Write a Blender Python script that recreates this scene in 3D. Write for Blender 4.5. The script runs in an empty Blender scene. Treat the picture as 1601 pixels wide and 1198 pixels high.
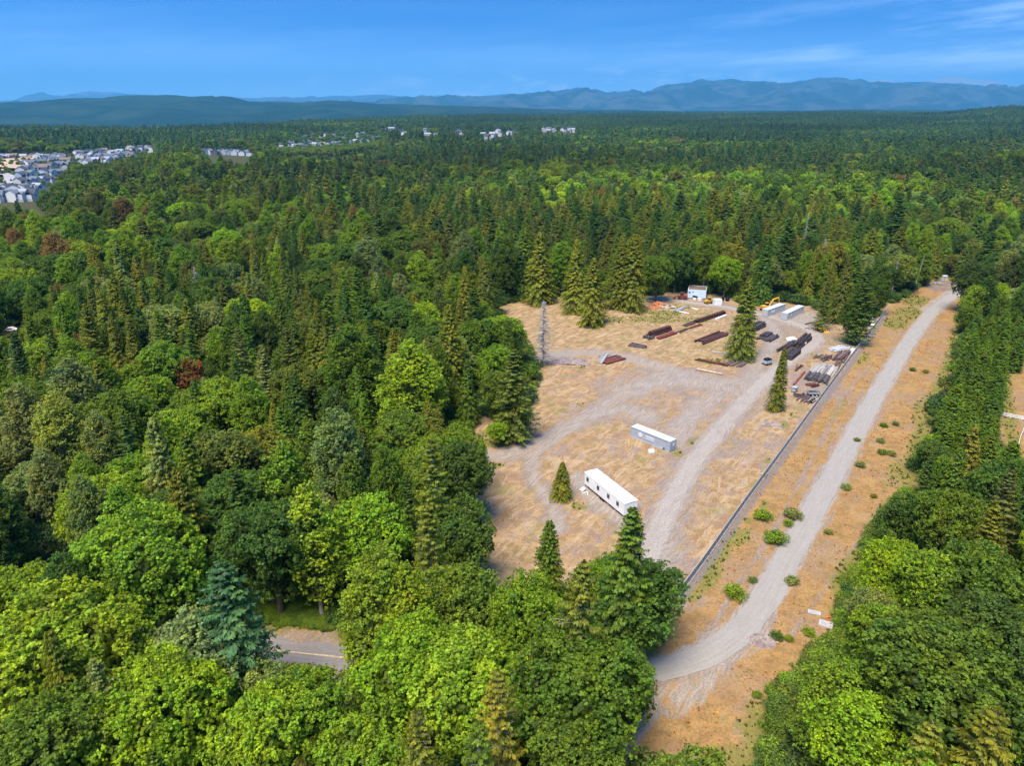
import bpy, bmesh, math, random
import numpy as np
from math import radians, sin, cos, pi, atan, atan2, sqrt

# ------------------------------------------------------------------ camera, sky, sun
S = bpy.context.scene
COL = S.collection
CAM_H = 75.0
F = 1110.0
PITCH = atan(434 / F)
cam = bpy.data.cameras.new('camera')
cam.sensor_width = 36; cam.sensor_fit = 'HORIZONTAL'
cam.lens = 36 * F / 1601
cam.clip_start = 0.5; cam.clip_end = 120000
camo = bpy.data.objects.new('camera', cam); COL.objects.link(camo)
camo.location = (0, 0, CAM_H)
camo.rotation_euler = (pi / 2 - PITCH, 0, 0)
S.camera = camo

SUN_AZ = radians(-150)      # clockwise from +Y: left and a little behind the camera
SUN_EL = radians(64)
W = bpy.data.worlds.new('World'); S.world = W; W.use_nodes = True
nt = W.node_tree; nt.nodes.clear()
def wn(t, **k):
    n = nt.nodes.new(t)
    for a, b in k.items(): setattr(n, a, b)
    return n
tc = wn('ShaderNodeTexCoord')
mp = wn('ShaderNodeMapping'); mp.inputs['Scale'].default_value = (1, 1, 7.0); mp.inputs['Location'].default_value = (0, 0, 0.02)
nt.links.new(tc.outputs['Generated'], mp.inputs['Vector'])
nrm = wn('ShaderNodeVectorMath', operation='NORMALIZE'); nt.links.new(mp.outputs[0], nrm.inputs[0])
sky = wn('ShaderNodeTexSky', sky_type='NISHITA', sun_disc=False)
sky.sun_elevation = SUN_EL; sky.sun_rotation = SUN_AZ; sky.altitude = 100
sky.air_density = 1.0; sky.dust_density = 0.3; sky.ozone_density = 3.0
nt.links.new(nrm.outputs[0], sky.inputs['Vector'])
# thin cirrus streaks over the mountains and small puffs on the horizon
sx = wn('ShaderNodeSeparateXYZ'); nt.links.new(tc.outputs['Generated'], sx.inputs[0])
def wm(op, a, b=0.0, c=None):
    n = wn('ShaderNodeMath', operation=op)
    for i, q in enumerate((a, b, c)):
        if q is None: continue
        if isinstance(q, bpy.types.NodeSocket): nt.links.new(q, n.inputs[i])
        else: n.inputs[i].default_value = q
    return n.outputs[0]
def wr(x, a, b, c=0.0, d=1.0):
    n = wn('ShaderNodeMapRange', interpolation_type='SMOOTHSTEP'); nt.links.new(x, n.inputs[0])
    for i, q in enumerate((a, b, c, d)): n.inputs[i + 1].default_value = q
    return n.outputs[0]
hyp = wm('SQRT', wm('ADD', wm('MULTIPLY', sx.outputs[0], sx.outputs[0]), wm('MULTIPLY', sx.outputs[1], sx.outputs[1])))
azm = wm('ARCTAN2', sx.outputs[0], sx.outputs[1]); elv = wm('DIVIDE', sx.outputs[2], wm('MAXIMUM', hyp, .01))
cv = wn('ShaderNodeCombineXYZ'); nt.links.new(azm, cv.inputs[0]); nt.links.new(wm('SUBTRACT', elv, wm('MULTIPLY', azm, .075)), cv.inputs[1])
def wnoise(sc, scale, det, rough):
    m_ = wn('ShaderNodeMapping'); m_.inputs['Scale'].default_value = sc; nt.links.new(cv.outputs[0], m_.inputs['Vector'])
    n = wn('ShaderNodeTexNoise'); n.inputs['Scale'].default_value = scale; n.inputs['Detail'].default_value = det; n.inputs['Roughness'].default_value = rough
    nt.links.new(m_.outputs[0], n.inputs['Vector']); return n.outputs['Fac']
streak = wr(wnoise((1, 9, 1), 3.1, 8, .6), .42, .68)
puff = wr(wnoise((1, 2.6, 1), 17, 8, .62), .47, .66)
right = wr(azm, .02, .55, .12, 1.0)
band1 = wm('MULTIPLY', wr(elv, .022, .05), wr(elv, .13, .07)); lowb = wm('MULTIPLY', wr(elv, .06, .018), wr(azm, -.25, .1, .25, 1.0))
mm0 = wm('MAXIMUM', wm('MULTIPLY', wm('MULTIPLY', streak, right), wm('MULTIPLY', band1, 1.0)), wm('MULTIPLY', wm('MULTIPLY', puff, lowb), .95))
class _O: pass
mm = _O(); mm.outputs = [wm('ADD', mm0, wm('MULTIPLY', wr(elv, .10, 0.0), .55))]
gm = wn('ShaderNodeMix', data_type='RGBA', blend_type='MULTIPLY'); gm.inputs[0].default_value = 1
nt.links.new(sky.outputs[0], gm.inputs[6]); gm.inputs[7].default_value = (0.26, 0.70, 1.15, 1)
mx = wn('ShaderNodeMix', data_type='RGBA')
nt.links.new(mm.outputs[0], mx.inputs[0]); nt.links.new(gm.outputs[2], mx.inputs[6]); mx.inputs[7].default_value = (3.6, 4.9, 6.6, 1)
bg = wn('ShaderNodeBackground'); bg.inputs['Strength'].default_value = 0.135
nt.links.new(mx.outputs[2], bg.inputs['Color'])
wo = wn('ShaderNodeOutputWorld'); nt.links.new(bg.outputs[0], wo.inputs['Surface'])

sl = bpy.data.lights.new('sun', 'SUN'); sl.energy = 3.9; sl.angle = radians(32); sl.color = (1, 0.90, 0.76)
so = bpy.data.objects.new('sun', sl); COL.objects.link(so)
so.rotation_euler = (pi / 2 - SUN_EL, 0, -SUN_AZ + pi)
so.location = (0, 0, 300)

S.view_settings.view_transform = 'Standard'; S.view_settings.look = 'None'
S.view_settings.exposure = 1.0; S.view_settings.gamma = 1; S.view_settings.use_curve_mapping = False
S.cycles.max_bounces = 5; S.cycles.diffuse_bounces = 3; S.cycles.glossy_bounces = 1
S.cycles.transmission_bounces = 3; S.cycles.volume_bounces = 0; S.cycles.transparent_max_bounces = 4
S.cycles.use_adaptive_sampling = True; S.cycles.adaptive_threshold = 0.02

# ------------------------------------------------------------------ geometry of view -> ground
CP, SP = cos(PITCH), sin(PITCH)
def G(px, py, z=0.0):
    """point at height z that the photograph shows at pixel (px, py)"""
    u = (px - 800.5) / F; v = (py - 599) / F
    dz = -SP - v * CP
    t = (z - CAM_H) / dz
    return (u * t, (CP - v * SP) * t)
def PR(x, y, z):
    dz = z - CAM_H
    dep = y * CP - dz * SP
    up = y * SP + dz * CP
    return 800.5 + F * x / dep, 599 - F * up / dep, dep
def GP(pts): return [G(*p) for p in pts]
def inpoly(px, py, poly):
    px = np.asarray(px, float); py = np.asarray(py, float)
    r = np.zeros(px.shape, bool); n = len(poly)
    for i in range(n):
        x0, y0 = poly[i]; x1, y1 = poly[(i + 1) % n]
        c = ((y0 > py) != (y1 > py)) & (px < (x1 - x0) * (py - y0) / ((y1 - y0) if y1 != y0 else 1e-9) + x0)
        r ^= c
    return r
def dpoly(x, y, pts, closed=False):
    d = np.full(np.shape(x), 1e9)
    n = len(pts)
    for i in range(n if closed else n - 1):
        ax, ay = pts[i]; bx_, by_ = pts[(i + 1) % n]
        vx, vy = bx_ - ax, by_ - ay; L = vx * vx + vy * vy + 1e-9
        t = np.clip(((x - ax) * vx + (y - ay) * vy) / L, 0, 1)
        d = np.minimum(d, np.hypot(x - ax - t * vx, y - ay - t * vy))
    return d
def sstep(a, b, x):
    t = np.clip((x - a) / (b - a), 0, 1); return t * t * (3 - 2 * t)
def smooth_line(pts, k=6):
    P = [np.array(p, float) for p in pts]; P = [2 * P[0] - P[1]] + P + [2 * P[-1] - P[-2]]
    out = []
    for i in range(1, len(P) - 2):
        for j in range(k):
            t = j / k
            a, b, c, d = P[i - 1], P[i], P[i + 1], P[i + 2]
            out.append(0.5 * (2 * b + (c - a) * t + (2 * a - 5 * b + 4 * c - d) * t * t + (3 * b - a - 3 * c + d) * t ** 3))
    out.append(P[-2]); return out

def terrain(x, y):
    x = np.asarray(x, float); y = np.asarray(y, float)
    r = np.hypot(x, y); az = np.degrees(np.arctan2(x, np.maximum(y, 1)))
    a = sstep(420, 900, r)
    h = a * (5 * np.sin(x / 190 + 1.3) * np.cos(y / 260 + .4) + 3 * np.sin(x / 83 + y / 120) + 2 * np.cos(y / 70 - x / 150))
    s = sstep(-22, 0, az)
    crest = 2600 + 1700 * s                       # distance of the wooded crest
    top = -3 + 12 * s + 12 * sstep(2, 25, az) + 30 * sstep(29, 33.5, az)
    h = h * (1 - .9 * sstep(-12, -20, az) * (1 - sstep(1400, 1900, r)))
    h = h * (1 - 0.5 * sstep(900, 2500, r)) + top * sstep(0.5, 1.0, r / crest)
    h = h - 75 * sstep(1.0, 1.25, r / crest) * sstep(0, 1, (az + 90) / 10) 
    return h

# ------------------------------------------------------------------ object helpers
def tag(o, label=None, cat=None, group=None, kind=None):
    if label: o['label'] = label
    if cat: o['category'] = cat
    if group: o['group'] = group
    if kind: o['kind'] = kind
    return o
def mesh_np(name, V, Fc, mat=None, attrs=None, smooth=False):
    """V (n,3); Fc (m,k) same-size faces"""
    V = np.asarray(V, np.float32); Fc = np.asarray(Fc, np.int32)
    m = bpy.data.meshes.new(name); nf, k = Fc.shape
    m.vertices.add(len(V)); m.vertices.foreach_set('co', V.ravel())
    m.loops.add(nf * k); m.loops.foreach_set('vertex_index', Fc.ravel())
    m.polygons.add(nf); m.polygons.foreach_set('loop_start', np.arange(0, nf * k, k, dtype=np.int32))
    for an, (dom, typ, data) in (attrs or {}).items():
        at = m.attributes.new(an, typ, dom)
        at.data.foreach_set('color' if typ == 'FLOAT_COLOR' else 'value', np.asarray(data, np.float32).ravel())
    m.update(calc_edges=True)
    if smooth: m.polygons.foreach_set('use_smooth', np.ones(nf, bool))
    if mat: m.materials.append(mat)
    return m
class MB:
    """collects boxes, tubes and prisms and links them as one mesh object"""
    def __init__(s): s.v = []; s.f = []
    def raw(s, V, Fc):
        o = len(s.v); s.v += [tuple(p) for p in V]; s.f += [tuple(i + o for i in f) for f in Fc]; return s
    def box(s, c, d, rz=0, ry=0, rx=0):
        x, y, z = d[0] / 2, d[1] / 2, d[2] / 2; V = []
        for i in (-1, 1):
            for j in (-1, 1):
                for k in (-1, 1):
                    a, b, e = i * x, j * y, k * z
                    if rx: b, e = b * cos(rx) - e * sin(rx), b * sin(rx) + e * cos(rx)
                    if ry: a, e = a * cos(ry) + e * sin(ry), -a * sin(ry) + e * cos(ry)
                    if rz: a, b = a * cos(rz) - b * sin(rz), a * sin(rz) + b * cos(rz)
                    V.append((a + c[0], b + c[1], e + c[2]))
        return s.raw(V, [(0, 1, 3, 2), (4, 6, 7, 5), (0, 4, 5, 1), (2, 3, 7, 6), (0, 2, 6, 4), (1, 5, 7, 3)])
    def tube(s, pts, rad, n=8, cap=True):
        P = [np.array(p, float) for p in pts]; R = rad if isinstance(rad, (list, tuple)) else [rad] * len(P)
        V = []; Fc = []
        for i, p in enumerate(P):
            t = P[min(i + 1, len(P) - 1)] - P[max(i - 1, 0)]; t /= np.linalg.norm(t) + 1e-9
            a = np.cross(t, (0, 0, 1) if abs(t[2]) < .9 else (1, 0, 0)); a /= np.linalg.norm(a); b = np.cross(t, a)
            for k in range(n):
                q = 2 * pi * k / n; V.append(p + R[i] * (cos(q) * a + sin(q) * b))
        for i in range(len(P) - 1):
            for k in range(n):
                k2 = (k + 1) % n; Fc.append((i * n + k, i * n + k2, (i + 1) * n + k2, (i + 1) * n + k))
        if cap: Fc.append(tuple(range(n - 1, -1, -1))); Fc.append(tuple((len(P) - 1) * n + k for k in range(n)))
        return s.raw(V, Fc)
    def prism(s, prof, y0, y1):
        """profile in x,z extruded along y"""
        n = len(prof)
        V = [(x, y0, z) for x, z in prof] + [(x, y1, z) for x, z in prof]
        Fc = [tuple(range(n)), tuple(range(2 * n - 1, n - 1, -1))] + [(i, i + n, (i + 1) % n + n, (i + 1) % n) for i in range(n)]
        return s.raw(V, Fc)
    def mesh(s, name, mat, smooth=False):
        m = bpy.data.meshes.new(name); m.from_pydata(s.v, [], s.f); m.update()
        bm = bmesh.new(); bm.from_mesh(m); bmesh.ops.recalc_face_normals(bm, faces=bm.faces); bm.to_mesh(m); bm.free()
        if smooth: m.polygons.foreach_set('use_smooth', np.ones(len(m.polygons), bool))
        m.materials.append(mat); return m
    def build(s, name, mat, parent=None, smooth=False, loc=None):
        return link(name, s.mesh(name, mat, smooth), parent, loc)
def link(name, mesh, parent=None, loc=None, rz=0):
    o = bpy.data.objects.new(name, mesh); COL.objects.link(o)
    if parent: o.parent = parent
    if loc: o.location = loc
    if rz: o.rotation_euler = (0, 0, rz)
    return o
def thing(name, label, cat, loc=(0, 0, 0), rz=0, group=None):
    o = bpy.data.objects.new(name, None); COL.objects.link(o); o.empty_display_size = .3
    o.location = loc; o.rotation_euler = (0, 0, rz); return tag(o, label, cat, group)

# ------------------------------------------------------------------ materials
def newmat(name):
    m = bpy.data.materials.new(name); m.use_nodes = True; t = m.node_tree; t.nodes.clear()
    return m, t
class NT:
    def __init__(s, t): s.t = t
    def n(s, typ, ins=None, **k):
        n = s.t.nodes.new(typ)
        for a, b in k.items(): setattr(n, a, b)
        for a, b in (ins or {}).items():
            if hasattr(b, 'is_linked') or isinstance(b, bpy.types.NodeSocket): s.t.links.new(b, n.inputs[a])
            else: n.inputs[a].default_value = b
        return n
    def mix(s, f, a, b, bt='MIX'):
        return s.n('ShaderNodeMix', {0: f, 6: a, 7: b}, data_type='RGBA', blend_type=bt).outputs[2]
    def math(s, op, a, b=0.0, clamp=False):
        return s.n('ShaderNodeMath', {0: a, 1: b}, operation=op, use_clamp=clamp).outputs[0]
    def rng(s, x, a, b, c=0.0, d=1.0):
        n = s.n('ShaderNodeMapRange', {0: x, 1: a, 2: b, 3: c, 4: d}, interpolation_type='SMOOTHSTEP'); return n.outputs[0]
    def noise(s, vec, scale, det=3, rough=.5):
        return s.n('ShaderNodeTexNoise', {'Vector': vec, 'Scale': scale, 'Detail': det, 'Roughness': rough}).outputs['Fac']
def c4(c): return (c[0], c[1], c[2], 1)

def mat_leaf(name='foliage', trans=.42):
    m, t = newmat(name); N = NT(t)
    tint = N.n('ShaderNodeAttribute', attribute_name='tint', attribute_type='INSTANCER').outputs['Color']
    vary = N.n('ShaderNodeAttribute', attribute_name='vary', attribute_type='GEOMETRY').outputs['Fac']
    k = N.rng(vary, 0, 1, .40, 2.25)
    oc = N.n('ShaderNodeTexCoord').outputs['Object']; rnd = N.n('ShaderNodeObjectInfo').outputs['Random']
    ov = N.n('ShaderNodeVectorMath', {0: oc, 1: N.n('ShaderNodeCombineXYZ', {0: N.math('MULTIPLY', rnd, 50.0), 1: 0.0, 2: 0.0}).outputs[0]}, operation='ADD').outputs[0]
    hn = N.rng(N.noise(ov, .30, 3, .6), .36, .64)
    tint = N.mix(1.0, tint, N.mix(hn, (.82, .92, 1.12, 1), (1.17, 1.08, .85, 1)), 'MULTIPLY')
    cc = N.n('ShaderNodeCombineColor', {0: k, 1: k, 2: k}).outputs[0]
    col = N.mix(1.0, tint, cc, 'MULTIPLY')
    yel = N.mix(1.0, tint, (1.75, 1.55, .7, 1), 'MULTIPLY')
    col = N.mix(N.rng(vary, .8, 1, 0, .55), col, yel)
    br = N.n('ShaderNodeBsdfPrincipled', {'Base Color': col, 'Roughness': .55, 'Specular IOR Level': .22})
    tcol = N.mix(1.0, col, (1.3, 1.35, .6, 1), 'MULTIPLY')
    tr = N.n('ShaderNodeBsdfTranslucent', {'Color': tcol})
    ms = N.n('ShaderNodeMixShader', {0: trans, 1: br.outputs[0], 2: tr.outputs[0]})
    N.n('ShaderNodeOutputMaterial', {'Surface': ms.outputs[0]}); return m
M_LEAF = mat_leaf()

def mat_plain(name, col, rough=.7, noise=.25, scale=3.0, metal=0, dirt=None, dscale=.6, tinted=False, bump=0.0, damt=.5):
    m, t = newmat(name); N = NT(t)
    tc = N.n('ShaderNodeTexCoord').outputs['Object']
    f = N.noise(tc, scale, 5, .6)
    base = c4(col)
    if tinted:
        base = N.mix(1.0, base, N.n('ShaderNodeAttribute', attribute_name='tint', attribute_type='OBJECT').outputs['Color'], 'MULTIPLY')
    k = N.rng(f, .25, .75, 1 - noise, 1 + noise)
    cc = N.n('ShaderNodeCombineColor', {0: k, 1: k, 2: k}).outputs[0]
    c = N.mix(1.0, base, cc, 'MULTIPLY')
    if dirt:
        g = N.rng(N.noise(tc, dscale, 6, .7), .5, .72, 0, damt); c = N.mix(g, c, c4(dirt))
    b = N.n('ShaderNodeBsdfPrincipled', {'Base Color': c, 'Roughness': rough, 'Metallic': metal, 'Specular IOR Level': .3})
    if bump:
        bp = N.n('ShaderNodeBump', {'Height': f, 'Strength': bump, 'Distance': .05}); t.links.new(bp.outputs[0], b.inputs['Normal'])
    N.n('ShaderNodeOutputMaterial', {'Surface': b.outputs[0]}); return m
M_BARK = mat_plain('bark', (.13, .10, .08), .9, .4, 6, bump=.6)
M_PALEBARK = mat_plain('pale_bark', (.34, .31, .27), .9, .3, 5)
M_DEAD = mat_plain('weathered_wood', (.36, .33, .30), .9, .3, 4)
M_WHITE = mat_plain('white_painted_metal', (.80, .80, .80), .5, .05, 1.5, dirt=(.5, .46, .40), dscale=.5, damt=.25)
M_ROOFW = mat_plain('white_roof', (.82, .82, .80), .6, .05, 1.2, dirt=(.62, .58, .50), dscale=.35, damt=.3)
M_GREYC = mat_plain('grey_container_paint', (.36, .40, .45), .55, .08, 1.2, dirt=(.25, .2, .16), dscale=.8, damt=.3)
M_GREYL = mat_plain('pale_grey_container_paint', (.44, .45, .45), .55, .08, 1.2, dirt=(.25, .2, .16), dscale=.8, damt=.3)
M_CROOF = mat_plain('pale_container_roof', (.50, .52, .54), .6, .08, 1.2, dirt=(.45, .36, .28), dscale=.6, damt=.6)
M_GLASS = mat_plain('dark_window_glass', (.02, .025, .035), .1, .1, 2)
M_BLUEW = mat_plain('pale_blue_siding', (.55, .68, .80), .6, .05, 1.5, dirt=(.4, .4, .38), dscale=.6, damt=.25)
M_BROOF = mat_plain('brown_flat_roof', (.16, .10, .07), .9, .3, 1)
M_BLACK = mat_plain('black_rubber', (.02, .02, .02), .7, .2, 5)
M_DARK = mat_plain('dark_underframe', (.03, .03, .03), .8, .3, 5)
M_RUST = mat_plain('rusty_steel', (.085, .038, .030), .8, .45, 2.0, dirt=(.035, .022, .02), dscale=1.2, tinted=True)
M_TIMBER = mat_plain('dark_timber', (.055, .045, .042), .9, .45, 2, dirt=(.12, .10, .09), dscale=2, tinted=True)
M_PALEW = mat_plain('grey_weathered_timber', (.27, .25, .225), .9, .3, 2, dirt=(.2, .16, .13), dscale=1.5, tinted=True)
M_CONC = mat_plain('concrete', (.42, .40, .38), .9, .15, 2, dirt=(.28, .25, .22), dscale=1)
M_YEL = mat_plain('yellow_machine_paint', (.62, .33, .03), .5, .15, 2, dirt=(.2, .11, .05), dscale=1.5)
M_ORANGE = mat_plain('orange_paint', (.60, .16, .03), .6, .2, 2, dirt=(.25, .08, .04), dscale=1.5)
M_RED = mat_plain('dull_red_paint', (.22, .045, .04), .6, .25, 2, dirt=(.1, .04, .03), dscale=1.5)
M_ORDEB = mat_plain('orange_rubble', (.50, .17, .07), .9, .5, 2)
M_GALV = mat_plain('galvanised_steel', (.38, .375, .365), .6, .12, 3, metal=.1)
M_SLAT = mat_plain('grey_fence_slats', (.28, .275, .265), .7, .2, .8)
M_ROCK = mat_plain('grey_rock', (.40, .34, .29), .95, .3, 1.5, bump=.5)
M_WALLT = mat_plain('house_siding', (1, 1, 1), .8, .05, .5, tinted=True)
M_ROOFT = mat_plain('house_shingles', (1, 1, 1), .85, .2, .6, tinted=True)
M_HEAP = mat_plain('gravel_heap', (.24, .18, .155), .95, .4, 1.2, dirt=(.36, .31, .27), dscale=.8, bump=.8)

def mat_path(name, col, col2, line=False):
    m, t = newmat(name); N = NT(t)
    g = N.n('ShaderNodeNewGeometry').outputs['Position']
    uv = N.n('ShaderNodeAttribute', attribute_name='along', attribute_type='GEOMETRY').outputs['Vector']
    mpn = N.n('ShaderNodeMapping', {'Vector': uv, 'Scale': (1.1, .05, 1)}).outputs[0]
    st = N.noise(mpn, 2.2, 5, .65)
    f1 = N.noise(g, .35, 6, .6); f2 = N.noise(g, 4.0, 3, .7)
    c = N.mix(N.rng(st, .3, .7), c4(col), c4(col2))
    c = N.mix(N.rng(f1, .4, .75, 0, .5), c, c4([a * .82 for a in col2]))
    k = N.rng(f2, .2, .8, .86, 1.14)
    c = N.mix(1.0, c, N.n('ShaderNodeCombineColor', {0: k, 1: k, 2: k}).outputs[0], 'MULTIPLY')
    if line:
        sepx = N.n('ShaderNodeSeparateXYZ', {0: uv}).outputs[0]
        ed = N.rng(N.math('ABSOLUTE', sepx), 2.4, 2.9)
        c = N.mix(ed, c, (.30, .24, .18, 1))
    b = N.n('ShaderNodeBsdfPrincipled', {'Base Color': c, 'Roughness': .95, 'Specular IOR Level': .15})
    bp = N.n('ShaderNodeBump', {'Height': f2, 'Strength': .25, 'Distance': .02}); t.links.new(bp.outputs[0], b.inputs['Normal'])
    N.n('ShaderNodeOutputMaterial', {'Surface': b.outputs[0]}); return m

def mat_ground():
    m, t = newmat('ground_cover'); N = NT(t)
    pos = N.n('ShaderNodeNewGeometry').outputs['Position']
    A = N.n('ShaderNodeAttribute', attribute_name='cov', attribute_type='GEOMETRY').outputs['Color']
    B = N.n('ShaderNodeAttribute', attribute_name='cov2', attribute_type='GEOMETRY').outputs['Color']
    sa = N.n('ShaderNodeSeparateColor', {0: A}); sb = N.n('ShaderNodeSeparateColor', {0: B})
    gravel, green, bare = sa.outputs[0], sa.outputs[1], sa.outputs[2]
    forest, orange, dark = sb.outputs[0], sb.outputs[1], sb.outputs[2]
    rot = N.n('ShaderNodeMapping', {'Vector': pos, 'Rotation': (0, 0, radians(-55.5))}).outputs[0]
    strk = N.n('ShaderNodeMapping', {'Vector': rot, 'Scale': (.085, 1.0, 1)}).outputs[0]
    wv = N.noise(pos, .06, 3, .5)
    warp = N.n('ShaderNodeVectorMath', {0: strk, 1: N.n('ShaderNodeCombineXYZ', {0: 0.0, 1: N.math('MULTIPLY', wv, 9.0), 2: 0.0}).outputs[0]}, operation='ADD').outputs[0]
    s1 = N.noise(warp, .9, 6, .62)        # mower / tyre streaks
    s2 = N.noise(warp, 2.6, 5, .65)
    n1 = N.noise(pos, .07, 6, .6); n2 = N.noise(pos, .45, 6, .65); n3 = N.noise(pos, 2.8, 4, .7); n4 = N.noise(pos, .18, 6, .68)
    # dry grass
    straw = N.mix(N.rng(n2, .40, .60), (.36, .235, .115, 1), (.26, .16, .075, 1))
    straw = N.mix(N.rng(s1, .46, .62, 0, .7), straw, (.46, .33, .20, 1))
    straw = N.mix(N.rng(n4, .50, .62, 0, .65), straw, (.26, .16, .10, 1))
    straw = N.mix(N.rng(N.noise(pos, .12, 5, .7), .53, .64, 0, .55), straw, (.22, .19, .07, 1))
    ora = N.mix(N.rng(n2, .32, .70), (.34, .19, .068, 1), (.235, .135, .052, 1))
    ora = N.mix(N.rng(n4, .46, .60, 0, .7), ora, (.38, .225, .08, 1))
    ora = N.mix(N.rng(n1, .48, .60, 0, .55), ora, (.27, .18, .115, 1))
    ora = N.mix(N.rng(N.noise(pos, .9, 5, .75), .54, .66, 0, .6), ora, (.15, .14, .035, 1))
    c = N.mix(orange, straw, ora)
    brn = N.mix(N.rng(s2, .35, .68), (.205, .155, .125, 1), (.30, .235, .185, 1))
    fb = N.rng(N.math('ADD', bare, N.math('ADD', N.math('MULTIPLY', N.math('SUBTRACT', s1, .5), 1.8), N.math('MULTIPLY', N.math('SUBTRACT', n4, .5), 1.6))), .32, .72, 0, .85)
    c = N.mix(fb, c, brn)
    gcol = N.mix(N.rng(s2, .38, .62), (.25, .21, .17, 1), (.36, .305, .25, 1))
    gcol = N.mix(N.rng(gravel, .95, 1.25, 0, .7), gcol, (.37, .325, .275, 1))
    gcol = N.mix(N.rng(n4, .45, .75, 0, .5), gcol, (.25, .185, .145, 1))
    gcol = N.mix(N.rng(s1, .5, .72, 0, .45), gcol, (.21, .185, .165, 1))
    nn = N.math('ADD', N.math('MULTIPLY', N.math('SUBTRACT', n2, .5), 1.2), N.math('MULTIPLY', N.math('SUBTRACT', s1, .5), 1.6))
    fg = N.math('MULTIPLY', N.rng(N.math('ADD', gravel, nn), .28, .92), .88)
    c = N.mix(fg, c, gcol)
    grn = N.mix(N.rng(n2, .3, .7), (.11, .125, .022, 1), (.22, .19, .045, 1))
    fgr = N.math('MULTIPLY', .82, N.rng(N.math('ADD', green, N.math('ADD', N.math('MULTIPLY', N.math('SUBTRACT', n2, .5), 1.6), N.math('MULTIPLY', N.math('SUBTRACT', n4, .5), 1.2))), .22, .72))
    c = N.mix(fgr, c, grn)
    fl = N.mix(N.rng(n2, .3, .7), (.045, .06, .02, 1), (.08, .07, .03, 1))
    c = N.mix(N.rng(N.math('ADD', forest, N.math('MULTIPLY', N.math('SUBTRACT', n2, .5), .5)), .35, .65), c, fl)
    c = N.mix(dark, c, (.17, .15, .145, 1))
    k = N.rng(n3, .22, .78, .70, 1.28)
    c = N.mix(1.0, c, N.n('ShaderNodeCombineColor', {0: k, 1: k, 2: k}).outputs[0], 'MULTIPLY')
    b = N.n('ShaderNodeBsdfPrincipled', {'Base Color': c, 'Roughness': .95, 'Specular IOR Level': .1})
    bp = N.n('ShaderNodeBump', {'Height': N.math('ADD', n3, N.math('MULTIPLY', n2, 1.5)), 'Strength': .55, 'Distance': .12}); t.links.new(bp.outputs[0], b.inputs['Normal'])
    N.n('ShaderNodeOutputMaterial', {'Surface': b.outputs[0]}); return m

# ------------------------------------------------------------------ layout lines (photo pixels -> ground)
PATH = smooth_line(GP([(700, 1052), (800, 1062), (900, 1062), (985, 1053), (1055, 1042), (1115, 1018), (1165, 978), (1204, 922), (1238, 862), (1268, 806), (1300, 748), (1331, 690), (1362, 632), (1395, 577), (1424, 530), (1455, 490), (1487, 464), (1522, 449), (1560, 440), (1620, 425)]), 6)
SPUR = smooth_line(GP([(1455, 486), (1490, 459), (1515, 444), (1540, 434), (1580, 424)]), 5)
FENCE = GP([(1053, 943), (1100, 880), (1163, 790), (1225, 705), (1272, 640), (1318, 577), (1352, 532), (1384, 490)])
ROADL = smooth_line(GP([(150, 985), (300, 1000), (400, 1014), (475, 1023), (540, 1030), (620, 1042), (700, 1052)]), 5)
TR = [ (GP([(1000, 920), (1022, 850), (1050, 785), (1090, 715), (1140, 655), (1190, 600), (1235, 562), (1272, 538), (1272, 520), (1240, 505), (1200, 494), (1160, 485), (1120, 478), (1070, 472), (1020, 464)]), 3.2),
       (GP([(740, 715), (800, 710), (850, 692), (890, 668), (930, 645), (985, 610), (1040, 582)]), 3.0),
       (GP([(850, 560), (905, 552), (960, 556), (1020, 570), (1080, 588), (1130, 598), (1190, 600)]), 4.5),
       (GP([(985, 610), (1040, 595), (1110, 600), (1160, 612)]), 6.5),
       (GP([(1150, 640), (1168, 600), (1192, 560), (1215, 525), (1195, 498)]), 2.6),
       (GP([(885, 668), (840, 705), (832, 740), (850, 772), (868, 800), (872, 830)]), 1.6), (GP([(930, 645), (985, 640), (1010, 655)]), 4.0), (GP([(1050, 690), (1080, 650), (1120, 615)]), 3.5),
       (GP([(905, 745), (920, 775), (960, 805), (985, 815)]), 2.2),
       (GP([(1240, 505), (1270, 495), (1230, 490)]), 6.0),
       (GP([(1035, 860), (1010, 900), (1030, 930)]), 4.0) ]
APRON = GP([(985, 1062), (1060, 1060), (1120, 1040), (1170, 990), (1200, 985), (1205, 1005), (1130, 1040), (1100, 1095), (1060, 1120), (1020, 1118), (1000, 1150), (968, 1198), (930, 1215), (960, 1150), (985, 1100)])
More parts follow.
